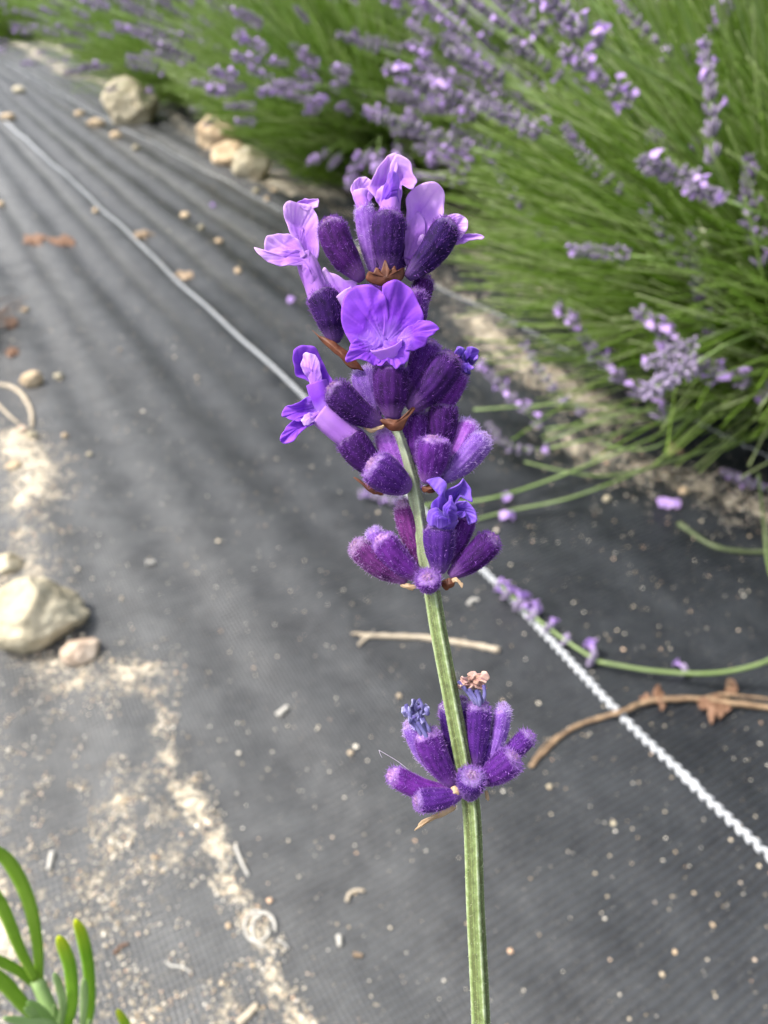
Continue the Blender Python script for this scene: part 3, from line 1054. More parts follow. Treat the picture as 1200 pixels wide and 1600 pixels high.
# ---- lavender stalks with a place of their own in the near bush
def placed_stalk(parent, pts, spike_pts, spike, width=0.0010, sc=1.0, name='flower_stalk', m=None):
    """stalk along world points, with a flower spike bent along the last ones"""
    O = np.array(parent.location) if parent else np.zeros(3)
    s = spline(pts, 26)
    mb = MB(); tube(mb, s, np.linspace(width * 1.1, width * .9, 26), 7)
    st = mb.build(name, m or m_stalk, parent, origin=O)
    src, L = SPIKES[spike]
    me = src.copy()
    n = len(me.vertices)
    co = np.empty(n * 3); me.vertices.foreach_get('co', co); co = co.reshape(-1, 3)
    ax = spline(spike_pts, 60)
    seg = np.concatenate([[0], np.cumsum(np.linalg.norm(np.diff(ax, axis=0), axis=1))])
    t_, a_, b_ = frames(ax)
    q = np.clip(co[:, 2] / L, -0.05, 1.05) * seg[-1]
    idx = np.clip(np.searchsorted(seg, q), 0, 59)
    new = ax[idx] + t_[idx] * (q - seg[idx])[:, None] + a_[idx] * (co[:, :1] * sc) + b_[idx] * (co[:, 1:2] * sc) - O
    me.vertices.foreach_set('co', new.ravel()); me.update()
    sp = put('flower_spike', me, st)
    return st


# (spike tip px, depth) (spike bottom px, depth) then base
LIST = [
    ((990, 478, .43), (1095, 570, .44), (1215, 610, .46), (1300, 640, .60), 7, 1.25),
    ((868, 470, .50), (940, 560, .51), (1045, 660, .52), (1200, 600, .66), 3, 1.2),
    ((1098, 60, .42), (1110, 150, .42), (1112, 255, .42), (1260, 500, .62), 2, 1.1),
    ((822, -40, .36), (880, 20, .36), (940, 70, .36), (1220, 250, .55), 5, 1.1),
    ((1173, 240, .45), (1168, 320, .45), (1190, 420, .46), (1300, 560, .62), 3, 1.2),
    ((1078, 355, .50), (1090, 450, .50), (1112, 530, .51), (1280, 600, .66), 4, 1.2),
    ((1010, 330, .50), (1060, 400, .50), (1130, 460, .51), (1300, 590, .66), 6, 1.1),
    ((880, 195, .50), (920, 250, .50), (975, 300, .50), (1250, 520, .66), 0, 1.1),
    ((735, 555, .60), (800, 620, .60), (850, 670, .60), (1200, 655, .68), 3, 1.1),
    ((820, 540, .60), (860, 600, .60), (915, 650, .60), (1180, 660, .68), 6, 1.0),
    ((1125, 735, .58), (1175, 760, .57), (1230, 800, .56), (1300, 700, .66), 5, 1.0),
    ((640, 60, .60), (690, 130, .60), (740, 190, .61), (1150, 500, .68), 7, 1.1),
    ((750, 230, .62), (800, 300, .62), (850, 370, .62), (1180, 560, .70), 0, 1.0),
    ((655, 190, .70), (690, 240, .70), (730, 290, .70), (1150, 560, .72), 3, 1.0),
    ((560, 772, .56), (600, 800, .56), (650, 815, .55), (850, 790, .58), 3, .9),
    ((760, 660, .60), (800, 700, .60), (860, 700, .60), (1050, 700, .66), 1, 1.0),
    ((960, -20, .50), (1000, 40, .50), (1050, 90, .50), (1280, 400, .62), 1, 1.0),
]
base1 = np.array([0.47, 0.66, 0.02])
for t0, t1, t2, mid, sp, sc in LIST:
    a, b_, c = P(*t0), P(*t1), P(*t2)
    m_ = P(*mid)
    m_[2] = max(m_[2], 0.012)
    for q in (a, b_, c):
        q[2] = max(q[2], fz(q[0], q[1]) + 0.007)
    placed_stalk(B1, [base1 + [random.uniform(-.05, .05), random.uniform(-.05, .05), 0], m_, c], [c, b_, a], sp, sc=sc * .8)

# bare green stems arching low over the path from the near bush
low = [[(742, 812), (800, 797, .004), (900, 775, .010), (1040, 722, .014), (1160, 690, .02), (1290, 660, .03)],
       [(820, 722, .004), (900, 740, .006), (960, 742, .006), (1045, 722, .01), (1180, 680, .02)],
       [(930, 690, .006), (990, 703, .01), (1040, 690, .02), (1100, 640, .03), (1250, 600, .05)],
       [(740, 640, .01), (900, 632, .02), (1100, 650, .03), (1260, 650, .03)],
       [(1185, 760, .03), (1195, 830, .008), (1200, 880, .004), (1215, 930, .002)],
       [(850, 690, .02), (1000, 640, .05), (1150, 640, .05), (1280, 620, .04)]]
for i, pp in enumerate(low):
    s = [on_fab(a, b_, 0.002 + (c_[0] if c_ else 0)) for a, b_, *c_ in pp]
    if i == 4:
        s[0] = P(1185, 740, .5)
    s = spline(s, 30)
    mb = MB(); tube(mb, s, np.linspace(.0008, .0011, 30), 7)
    mb.build('bare_stem', m_stalk, B1, origin=np.array(B1.location))

# stem lying over the cord from the right edge
pts = [on_fab(1330, 960, .10), on_fab(1240, 1010, .05), on_fab(1185, 1038, .022), on_fab(1110, 1052, .012), on_fab(1020, 1048, .007), on_fab(935, 1034, .005)]
fl = empty('drooping_lavender', tuple(on_fab(1330, 960)))
tag(fl, 'lavender stem curving in from the right edge, its lilac spike lying across the white cord', 'lavender sprig')
O = np.array(fl.location)
mb = MB(); tube(mb, spline([O, on_fab(1345, 950, .06)] + pts, 40), .0012, 8); mb.build('stem', m_stalk, fl, origin=O)
rr = random.Random(5)


def lying_whorls(parent, ctrs, names='whorl'):
    O = np.array(parent.location)
    for (x, y, dirx, diry, k, bl, s) in ctrs:
        mb = MB()
        c = on_fab(x, y, .005)
        c2 = on_fab(x + dirx, y + diry, .005)
        ax0 = (c2 - c) / np.linalg.norm(c2 - c)
        e1 = np.cross(ax0, [0, 0, 1.0]); e1 /= np.linalg.norm(e1); e2 = np.cross(e1, ax0)
        for j in range(k):
            a = j * 2 * math.pi / k + rr.uniform(-.3, .3)
            ax = ax0 * rr.uniform(.5, 1.1) + (e1 * math.cos(a) + e2 * math.sin(a)) * .8
            ax /= np.linalg.norm(ax)
            small_calyx(mb, c, ax, .0062 * s, .0014 * s)
            if j < bl:
                small_floret(mb, c + ax * .006 * s, ax, .008 * s, rr)
        mb.build('whorl', [m_far_calyx, m_far_petal, m_stalk], parent, origin=O)


lying_whorls(fl, [(1075, 1048, -20, -3, 6, 1, .8), (932, 1030, -20, -8, 7, 2, 1.1), (890, 1003, -20, -16, 6, 0, .9), (860, 985, -20, -18, 6, 1, .8),
                  (838, 965, -20, -18, 6, 3, 1), (815, 948, -20, -18, 6, 2, 1), (795, 932, -20, -18, 5, 3, .9), (780, 915, -20, -18, 4, 1, .6)])
mb = MB(); tube(mb, spline([on_fab(935, 1034, .005), on_fab(890, 1005, .005), on_fab(840, 968, .005), on_fab(785, 918, .004)], 20), .0010, 6)
mb.build('stem_tip', m_stalk, fl, origin=O)

# fallen florets
for x, y, lb in [(1035, 786, 'left one of two fallen lilac florets under the near bush'), (1049, 787, 'right one of two fallen lilac florets under the near bush'),
                 (330, 322, 'fallen lilac floret far down the open fabric, left of the blossoms'), (455, 470, 'lilac floret fallen on the fabric close left of the flower'),
                 (787, 778, 'single lilac floret just right of the third whorl'), (789, 806, 'single lilac floret below another, right of the third whorl')]:
    mb = MB(); c = on_fab(x, y, .002)
    for k in range(2):
        small_floret(mb, c + np.array([.002 * k, 0, 0]), np.array([rr.uniform(-1, 1), -.6, .7]), .0085, rr, 0)
    tag(mb.build('fallen_floret', m_far_petal), lb, 'floret')
# pale butterfly-like petal caught in the stalks
m_yel = leafy('yellowish_petal', (0.62, 0.64, 0.38), (0.80, 0.82, 0.66), 200, .4)
mb = MB()
for (cx, cy, s) in ((1100, 366, 9), (1103, 385, 9)):
    ol = [P(cx + s * math.cos(a), cy + s * 1.05 * math.sin(a), .5 + .002 * math.sin(a * 2)) for a in np.linspace(0, 6.28, 8, endpoint=False)]
    patch(mb, ol, P(cx, cy, .497), 24, 5, .0006, 3, 0)
for a0, b0 in (((1100, 372), (1090, 342)), ((1103, 388), (1118, 420))):
    tube(mb, spline([P(*a0, .5), P(*b0, .505)], 5), .0005, 5)
tag(mb.build('pale_petal', m_yel), 'pale yellow and white petal caught among the grey spikes at right', 'petal')

# ------------------------------------------------------------------ young plants of the left row
m_young = leafy('young_leaf_green', (0.22, 0.40, 0.03), (0.34, 0.53, 0.07), 90, .4, .6, spec=.25)
m_young_tip = leafy('young_leaf_yellow_tip', (0.22, 0.44, 0.03), (0.32, 0.56, 0.05), 90, .4, .6, tip=(0.62, 0.68, 0.03), spec=.25)
m_young_pale = leafy('young_leaf_pale', (0.30, 0.46, 0.15), (0.40, 0.56, 0.24), 90, .3, .5)


def leaf_tube(mb, pts, w, seed=0):
    s = spline(pts, 22)
    t = np.linspace(0, 1, 22)
    rad = w * (0.62 + 0.38 * np.sin(np.clip(t * 1.5, 0, 1) * math.pi / 2)) * np.sqrt(np.clip(1 - ((t - .62) / .385).clip(0, 1) ** 2.4, 0.004, 1))
    # rolled edges and a groove down the middle
    prof = lambda ph: 1 - 0.30 * np.exp(-((ph - math.pi / 2) / .38) ** 2) + 0.05 * np.cos(4 * ph)
    tube(mb, s, rad, 20, prof=prof, flat=.55, ref=CAM - s[0])
    a = mb.at['t'][-1]; mb.at['t'][-1] = np.clip((a - .55) / .45, 0, 1) ** 1.5


yp = empty('young_lavender_plant', (-0.085, 0.045, fz(-.085, .045)))
tag(yp, 'young green plant with thick narrow leaves rising into the lower left corner', 'young plant')
O = np.array(yp.location)
DL = .17
LEAVES = [  # pixels base..tip, half width px, depth offset, material
    ([(62, 1532), (58, 1470), (42, 1400), (10, 1342), (-30, 1318)], 11.5, 0, m_young),
    ([(56, 1532), (30, 1480), (5, 1420), (-25, 1370)], 10, -.002, m_young),
    ([(50, 1537), (30, 1518), (0, 1502), (-40, 1488)], 9, .002, m_young),
    ([(56, 1592), (38, 1572), (5, 1535), (-40, 1500)], 12, .004, m_young),
    ([(103, 1612), (113, 1570), (110, 1515), (100, 1482), (92, 1462)], 11.5, -.006, m_young_tip),
    ([(134, 1620), (141, 1570), (138, 1510), (128, 1462), (118, 1436)], 10.5, -.002, m_young_tip),
    ([(128, 1615), (131, 1570), (131, 1528)], 6.5, -.008, m_young_pale),
    ([(95, 1608), (98, 1570), (92, 1540), (85, 1520)], 6.5, -.007, m_young_pale),
    ([(90, 1605), (72, 1585), (55, 1572), (42, 1565)], 6.5, -.008, m_young_pale),
    ([(88, 1612), (65, 1597), (50, 1582), (38, 1575)], 6.5, -.010, m_young_pale),
    ([(110, 1640), (80, 1602), (40, 1597), (5, 1590)], 7, -.011, m_young_pale),
    ([(85, 1600), (86, 1585), (85, 1570)], 4.5, -.004, m_young_pale),
    ([(205, 1650), (200, 1610), (183, 1577)], 8, 0, m_young_tip),
    ([(138, 1630), (140, 1608), (139, 1592)], 4.5, -.009, m_young_pale),
]
for pts, hw, dz, m in LEAVES:
    w = [P(x, y, DL + dz - .004 * i) for i, (x, y) in enumerate(pts)]
    mb = MB(); leaf_tube(mb, w, hw * .8 / F * DL)
    mb.build('leaf', m, yp, origin=O)
rr = random.Random(9)
mb = MB()
top = P(57, 1530, DL)
tube(mb, spline([O, O * .5 + P(110, 1660, DL) * .5, P(110, 1660, DL), P(85, 1595, DL), top], 24), np.linspace(.0022, .0014, 24), 10, prof=lambda ph: 1 + .1 * np.cos(4 * ph), t=0.0)
tube(mb, spline([O, P(150, 1760, DL + .01), P(125, 1640, DL)], 16), .0015, 8, t=0.0)
tube(mb, spline([O, P(230, 1760, DL + .01), P(205, 1650, DL)], 16), .0013, 8, t=0.0)
mb.build('stem', m_young_pale, yp, origin=O)
for i in range(14):
    a = rr.uniform(0, 6.28); z = rr.uniform(.03, .09)
    p0 = O + (P(110, 1660, DL) - O) * (z / .11) + np.array([0, 0, 0])
    d = np.array([math.cos(a) * .022, -abs(math.sin(a)) * .02, .018])
    w = [p0, p0 + d * .6, p0 + d + [0, 0, .01]]
    if (proj(np.array(w))[1] < 1620).any():
        continue
    mb = MB(); leaf_tube(mb, w, .0014); mb.build('leaf', m_young, yp, origin=O)


def small_plant(c, h, n, label, m, seed, rad=.05):
    r = random.Random(seed)
    o = empty('young_lavender_plant', (c[0], c[1], fz(*c)))
    tag(o, label, 'young plant')
    mbs = MB()
    for k in range(n):
        a = r.uniform(0, 6.28); e = r.uniform(.2, 1) * rad
        top = np.array([math.cos(a) * e, math.sin(a) * e, h * r.uniform(.5, 1)])
        s = spline([(0, 0, 0), top * [.4, .4, .5], top], 8)
        tube(mbs, s, np.linspace(.0014, .0008, 8), 5, t=0.0)
        for j in range(6):
            i = 2 + j
            b_ = r.uniform(0, 6.28); d = np.array([math.cos(b_) * .6, math.sin(b_) * .6, .8])
            p0 = s[min(i, 7)]
            mb = MB(); 
            q = spline([p0, p0 + d * .012, p0 + d * .024 + [0, 0, .003]], 6)
            tube(mb, q, np.array([.7, 1.2, 1.3, 1.2, .9, .3]) * .0011, 6, flat=.5)
            mb.build('leaf', m, o)
    mbs.build('stem', m_young_pale, o)
    return o


small_plant((-.555, .985), .14, 8, 'small green plant peeking in at the left edge above the brown tuft', m_young, 2, .06)
small_plant((-.885, 1.53), .16, 8, 'small green plant peeking in at the left edge, farther up the path', m_young, 3, .06)
# brown dry tuft
tf = empty('dry_tuft', tuple(on_fab(-45, 520)))
tag(tf, 'brown dry tuft of old grass at the left edge', 'dry tuft')
mb = MB(); rr = random.Random(3)
for k in range(260):
    a = rr.uniform(0, 6.28); L = rr.uniform(.015, .05); e = rr.uniform(0, .02)
    p0 = np.array([math.cos(a) * e, math.sin(a) * e, 0]); d = np.array([math.cos(a + rr.uniform(-1, 1)), math.sin(a + rr.uniform(-1, 1)), rr.uniform(.1, 1.2)])
    tube(mb, spline([p0, p0 + d * L * .6, p0 + d * L * [1, 1, .7]], 5), .0005, 4, cap=False)
o = mb.build('dry_grass', leafy('old_grass', (.12, .08, .07), (.3, .22, .17), 50, .2), tf); o['kind'] = 'stuff'

# ------------------------------------------------------------------ THE FLOWER IN FOCUS
def W3(x, y, z=0.0):
    """flower drawing (pixels of the photograph, z towards the viewer in the same unit) to metres"""
    return P(x, y, D - z * D / F)


PX = D / F        # one photograph pixel at the flower, in metres
HB = np.array([0.004, -0.03, fz(.004, -.03)])
hero = empty('lavender_flower', tuple(HB))
tag(hero, 'tall deep purple lavender flower in sharp focus on a ribbed green stem', 'lavender flower')


def calyx_mat(name, dark, light, tipc, fuzz):
    m, nt, b = mat(name)
    n1 = noise_node(nt, 900, 4, .65); n2 = noise_node(nt, 4500, 2)
    rib = attr(nt, 'rib'); t = attr(nt, 't')
    f1 = math_n(nt, 'ADD', math_n(nt, 'MULTIPLY', rib, .14), math_n(nt, 'MULTIPLY', n1.outputs[0], .98))
    c = ramp(nt, f1, [(.38, dark), (.95, light)]).outputs[0]
    # paler towards the foot and woolly at the tip
    foot = math_n(nt, 'MULTIPLY', math_n(nt, 'SUBTRACT', .28, t), 2.6, clamp=True)
    c = mixc(nt, foot, c, tuple(.45 * a + .55 * q for a, q in zip(light, (.30, .16, .40))))
    tp = math_n(nt, 'MULTIPLY', math_n(nt, 'SUBTRACT', math_n(nt, 'ADD', t, math_n(nt, 'MULTIPLY', n1.outputs[0], .3)), 1.02), 4.0, clamp=True)
    c = mixc(nt, tp, c, tipc)
    br = math_n(nt, 'MULTIPLY', math_n(nt, 'SUBTRACT', t, .955), 30, clamp=True)
    c = mixc(nt, math_n(nt, 'MULTIPLY', br, n2.outputs[0]), c, (.16, .07, .09))
    oi = node(nt, 'ShaderNodeObjectInfo'); h = node(nt, 'ShaderNodeHueSaturation')
    nt.links.new(c, h.inputs['Color'])
    nt.links.new(math_n(nt, 'ADD', math_n(nt, 'MULTIPLY', oi.outputs['Random'], .4), .8), h.inputs['Value'])
    nt.links.new(math_n(nt, 'ADD', math_n(nt, 'MULTIPLY', oi.outputs['Random'], .04), .48), h.inputs['Hue'])
    nt.links.new(h.outputs[0], b.inputs['Base Color'])
    b.inputs['Roughness'].default_value = .75
    b.inputs['Sheen Weight'].default_value = fuzz
    b.inputs['Sheen Roughness'].default_value = .4
    b.inputs['Specular IOR Level'].default_value = .15
    b.inputs['Sheen Tint'].default_value = (.75, .5, 1, 1)
    b.inputs['Subsurface Weight'].default_value = .15
    b.inputs['Subsurface Radius'].default_value = (.4, .15, .6)
    b.inputs['Subsurface Scale'].default_value = .0004
    bump(nt, b, n2.outputs[0], .35, .00005)
    return m


def hair_mat(name, c, tr=.4):
    m, nt, b = mat(name)
    b.inputs['Base Color'].default_value = (*c, 1)
    b.inputs['Roughness'].default_value = .7
    b.inputs['Specular IOR Level'].default_value = .1
    t_ = node(nt, 'ShaderNodeBsdfTranslucent'); t_.inputs[0].default_value = (*c, 1)
    mx = node(nt, 'ShaderNodeMixShader'); mx.inputs[0].default_value = tr
    nt.links.new(b.outputs[0], mx.inputs[1]); nt.links.new(t_.outputs[0], mx.inputs[2])
    nt.links.new(mx.outputs[0], nt.nodes['Material Output'].inputs[0])
    return m


m_cal = {
    'd': calyx_mat('calyx_deep', (.014, .0015, .038), (.062, .010, .15), (.45, .30, .60), .05),
    'm': calyx_mat('calyx_violet', (.030, .004, .085), (.115, .024, .26), (.55, .38, .70), .2),
    'l': calyx_mat('calyx_lilac', (.14, .04, .28), (.36, .16, .58), (.62, .46, .76), .3),
    'r': calyx_mat('calyx_plum', (.04, .006, .06), (.16, .035, .20), (.50, .38, .58), .2),
}
m_hair = {'d': hair_mat('hair_violet', (.25, .10, .45)), 'm': hair_mat('hair_lilac', (.38, .19, .62)),
          'l': hair_mat('hair_pale_lilac', (.60, .44, .82)), 'r': hair_mat('hair_pinkish', (.48, .30, .60))}
m_wool = hair_mat('white_wool', (.78, .70, .84), .5)
RG = np.random.default_rng(42)


def hair_tris(mb, p, d, L, wd, mi):
    n = len(p)
    s = np.cross(d, RG.normal(0, 1, (n, 3))); s /= np.linalg.norm(s, axis=1)[:, None]
    s *= wd[:, None] * .5
    bend = RG.normal(0, .25, (n, 3)) * L[:, None]
    v = np.stack([p - s, p + s, p + d * L[:, None] * .55 + s * .7 + bend * .3, p + d * L[:, None] + bend], 1).reshape(-1, 3)
    i = np.arange(n) * 4
    f = np.stack([np.stack([i, i + 1, i + 2], -1), np.stack([i, i + 2, i + 3], -1)], 1).reshape(-1, 3)
    mb.add(v, f.tolist(), mi, t=0.5, rib=0.5)


def calyx(base, tip, wpx, zb=0, zt=0, tone='m', hairs=1500, curve=0.0, open_=False, seed=0):
    (x0, y0), (x1, y1) = base, tip
    a, b_ = W3(x0, y0, zb), W3(x1, y1, zt)
    mid = W3((x0 + x1) / 2 + curve * (y1 - y0) * .1, (y0 + y1) / 2 - curve * (x1 - x0) * .1, (zb + zt) / 2)
    R = wpx / 2 * PX * .95 * (1 + .06 * math.sin(seed * 17.3))
    n = 26
    s = spline([a, mid, b_], n)
    t = np.linspace(0, 1, n)
    # evenly in arc so that the tip is round
    tt = np.concatenate([np.linspace(0, .8, 15), .8 + .2 * np.sin(np.linspace(0, math.pi / 2, 12))[1:]])
    s = np.stack([np.interp(tt, t, s[:, k]) for k in range(3)], -1)
    rs = RG.uniform(-.05, .05)
    prof_t = np.interp(tt, [0, .05, .15, .35, .6, .78, .88, .94, .975, 1], [.28, .42, .60, .84 + rs, .98, 1.0, .90, .70, .47, .12])
    if open_:
        prof_t = np.interp(tt, [0, .05, .15, .35, .6, .8, .95, 1], [.32, .48, .70, .92, 1.0, .96, .86, .80])
    mb = MB()
    S = 52
    t_, A, B = frames(s, CAM - s[0])
    ph = np.arange(S) / S * 2 * math.pi + seed
    rib = np.cos(13 * ph)
    rad = R * prof_t
    amp = .022 * np.sin(np.clip(tt * 1.25, 0, 1) * math.pi) + .012
    r2 = rad[:, None] * (1 + amp[:, None] * rib[None]) * (1 + .03 * np.sin(3 * ph + seed)[None])
    v = s[:, None] + r2[..., None] * (np.cos(ph)[None, :, None] * B[:, None] + np.sin(ph)[None, :, None] * A[:, None])
    f = [(i * S + j, i * S + (j + 1) % S, (i + 1) * S + (j + 1) % S, (i + 1) * S + j) for i in range(n - 1) for j in range(S)]
    f.append(tuple(range(S))[::-1]); f.append(tuple(range((n - 1) * S, n * S)))
    mb.add(v.reshape(-1, 3), f, 0, t=np.repeat(tt, S), rib=np.tile(rib * .5 + .5, n))
    # little folded teeth closing the mouth
    Ln = np.linalg.norm(b_ - a)
    if not open_:
        for k in range(5):
            an = k * 2 * math.pi / 5 + seed * 1.3
            dd = np.cos(an) * B[-1] + np.sin(an) * A[-1]
            c0 = s[-1] - t_[-1] * R * .22 + dd * R * .30
            blob(mb, c0, (R * .24, R * .2, R * .34), 0, 8, 6, axis=t_[-1] - dd * .5, t=1.0, rib=.6)
    # wool
    nh = int(hairs)
    ii = RG.integers(1, n - 1, nh); jj = RG.random(nh) * 2 * math.pi
    fr = RG.random(nh)
    c0 = s[ii] + (s[np.minimum(ii + 1, n - 1)] - s[ii]) * fr[:, None]
    dirr = np.cos(jj)[:, None] * B[ii] + np.sin(jj)[:, None] * A[ii]
    p = c0 + dirr * (rad[ii] * .97)[:, None]
    d = dirr * .75 + t_[ii] * .6 + RG.normal(0, .35, (nh, 3)); d /= np.linalg.norm(d, axis=1)[:, None]
    hair_tris(mb, p, d, PX * RG.uniform(2.0, 7.0, nh), PX * np.full(nh, .38), 1)
    nh = int(hairs * .14)
    an = RG.random(nh) * 6.28; rr_ = np.sqrt(RG.random(nh))
    dirr = np.cos(an)[:, None] * B[-1] + np.sin(an)[:, None] * A[-1]
    p = s[-1] - t_[-1] * (R * (.1 + .6 * rr_ ** 2))[:, None] + dirr * (R * .8 * rr_)[:, None]
    d = dirr * rr_[:, None] + t_[-1] * .5 + RG.normal(0, .6, (nh, 3)); d /= np.linalg.norm(d, axis=1)[:, None]
    hair_tris(mb, p, d, PX * RG.uniform(2, 6, nh), PX * np.full(nh, .75), 2)
    return mb.build('calyx', [m_cal[tone], m_hair[tone], m_wool], hero, origin=HB)


# --- stem
m_hstem, nt, b = mat('ribbed_stem')
n1 = noise_node(nt, 1500, 4, .7); n2 = noise_node(nt, 200, 3)
rib = attr(nt, 'rib')
c = ramp(nt, math_n(nt, 'ADD', math_n(nt, 'MULTIPLY', rib, .7), math_n(nt, 'MULTIPLY', math_n(nt, 'SUBTRACT', n1.outputs[0], .5), 1.1)),
         [(.05, (.085, .105, .035)), (.45, (.19, .255, .09)), (.9, (.44, .51, .34))]).outputs[0]
c = mixc(nt, attr(nt, 'top'), c, (.30, .33, .25))
nt.links.new(c, b.inputs['Base Color'])
b.inputs['Roughness'].default_value = .5
b.inputs['Subsurface Weight'].default_value = .1
b.inputs['Subsurface Scale'].default_value = .0004
bump(nt, b, n1.outputs[0], .5, .00006)
stem_pts = [(752, 1640, 0, 13.5), (750, 1560, 0, 13.5), (743, 1420, 0, 13.2), (737, 1270, 0, 13), (722, 1180, 0, 12.5), (703, 1080, 0, 12), (686, 990, 0, 12), (676, 930, 0, 11.5),
            (666, 880, 0, 10.5), (656, 820, 0, 10), (648, 770, 0, 10.5), (632, 710, 0, 9.5), (618, 665, 0, 8), (608, 610, -6, 9), (602, 540, -10, 9), (602, 480, -8, 9), (605, 425, -3, 8)]
low_ = spline([HB + [0, 0, -.01], HB + [0.002, .004, .07], W3(756, 2600), W3(754, 1900)], 12)
wp = list(low_) + [W3(x, y, z) for x, y, z, _ in stem_pts]
wr = list(np.linspace(16, 13.7, 12) * PX) + [r_ * PX for *_, r_ in stem_pts]
s = spline(wp, 420)
rad = spline(np.array(wr)[:, None] * np.ones((1, 3)), 420)[:, 0]
mb = MB()


def stem_prof(ph):
    q = ph + .35
    return 1 + .10 * np.cos(4 * q) + .05 * np.cos(8 * q + 1.0) + .03 * np.cos(20 * q)


tube(mb, s, rad, 64, prof=stem_prof, ref=CAM - W3(700, 1100))
py = proj(mb.v[0])[1]
mb.at.setdefault('top', [np.clip((960 - py) / 260, 0, 1) * .75])
# short down on the stem
t_, A, B = frames(s, CAM - W3(700, 1100))
nh = 9000
ii = RG.integers(160, 418, nh); jj = RG.random(nh) * 6.283
pr = stem_prof(jj)
dirr = np.cos(jj)[:, None] * B[ii] + np.sin(jj)[:, None] * A[ii]
c0 = s[ii] + (s[ii + 1] - s[ii]) * RG.random(nh)[:, None]
d = dirr + RG.normal(0, .4, (nh, 3)); d /= np.linalg.norm(d, axis=1)[:, None]
m_down = hair_mat('stem_down', (.55, .6, .45))
nb = len(mb.v)
hair_tris(mb, c0 + dirr * (rad[ii] * pr * .98)[:, None], d, PX * RG.uniform(1.2, 2.8, nh), PX * np.full(nh, .5), 1)
mb.build('stem', [m_hstem, m_down], hero, origin=HB)

# --- calyces: base, tip, width, z at base, z at tip, tone
CAL = [
    # top whorl
    ((566, 438), (513, 342), 50, 12, 20, 'd', .6), ((606, 428), (607, 328), 53, 18, 26, 'd', 0), ((636, 434), (704, 344), 49, 14, 20, 'd', -.6),
    ((585, 430), (568, 318), 36, -6, -8, 'l', 0), ((618, 430), (638, 350), 34, -12, -16, 'm', 0), ((594, 430), (588, 350), 32, -14, -18, 'm', 0),
    ((524, 536), (497, 452), 52, 0, 8, 'd', -.6), ((648, 500), (664, 432), 34, -8, -12, 'd', 0), ((650, 520), (648, 452), 40, -2, 4, 'm', 0),
    ((600, 520), (590, 440), 40, -16, -16, 'm', 0),
    # second whorl
    ((598, 664), (516, 602), 48, 14, 26, 'd', .7), ((613, 655), (610, 566), 55, 20, 28, 'd', 0), ((638, 640), (708, 554), 54, 14, 20, 'd', -.5),
    ((636, 620), (672, 532), 46, 0, 0, 'm', -.3), ((676, 650), (716, 575), 44, 0, 2, 'm', -.4), ((590, 650), (566, 575), 44, -10, -12, 'l', 0),
    ((600, 640), (592, 560), 40, -16, -20, 'r', 0),
    # third whorl
    ((640, 764), (578, 722), 58, 14, 34, 'm', .3), ((600, 744), (540, 676), 50, 2, 8, 'd', .5), ((636, 760), (600, 668), 42, -6, -14, 'l', .3),
    ((668, 756), (677, 682), 54, 16, 26, 'm', -.3), ((690, 706), (692, 628), 48, -2, 2, 'd', 0), ((652, 726), (655, 642), 42, -8, -12, 'm', 0),
    ((690, 752), (760, 680), 42, 4, 6, 'l', -.3), ((698, 730), (736, 656), 40, -10, -12, 'l', -.2), ((640, 740), (625, 660), 36, -14, -18, 'm', 0),
    # fourth whorl
    ((636, 908), (552, 848), 42, 0, 6, 'r', .5), ((658, 904), (592, 838), 46, 8, 16, 'm', .5), ((610, 880), (581, 826), 30, -10, -12, 'l', .3),
    ((662, 890), (629, 782), 38, -12, -8, 'r', .3), ((688, 896), (686, 818), 54, 10, 12, 'm', 0), ((702, 900), (774, 838), 46, 8, 12, 'd', -.4),
    ((700, 880), (732, 796), 38, -8, -10, 'm', -.3), ((671, 922), (668, 900), 42, 12, 40, 'm', 0), ((672, 880), (700, 800), 34, -16, -18, 'm', 0),
    # lowest whorl
    ((712, 1238), (607, 1208), 38, 4, 8, 'm', .8), ((722, 1240), (648, 1252), 40, 14, 30, 'm', .4), ((710, 1228), (662, 1140), 52, 4, 8, 'm', .5),
    ((690, 1215), (638, 1128), 32, -8, -10, 'l', .6), ((714, 1210), (696, 1098), 27, -14, -18, 'm', .2), ((722, 1210), (722, 1090), 27, -16, -22, 'm', 0),
    ((744, 1200), (750, 1096), 45, -6, -6, 'm', .1), ((762, 1200), (787, 1100), 31, -8, -10, 'l', -.4), ((775, 1195), (830, 1146), 34, -8, -8, 'm', -.2),
    ((748, 1222), (806, 1180), 50, 8, 22, 'm', -.4), ((732, 1246), (738, 1209), 49, 12, 42, 'm', 0), ((745, 1215), (770, 1150), 34, -14, -16, 'm', 0),
]
for i, (b0, t0, w, zb, zt, tone, cv) in enumerate(CAL):
    calyx(b0, t0, w, zb, zt, tone, 1900 if w > 40 else 1400, cv, seed=i * .37)


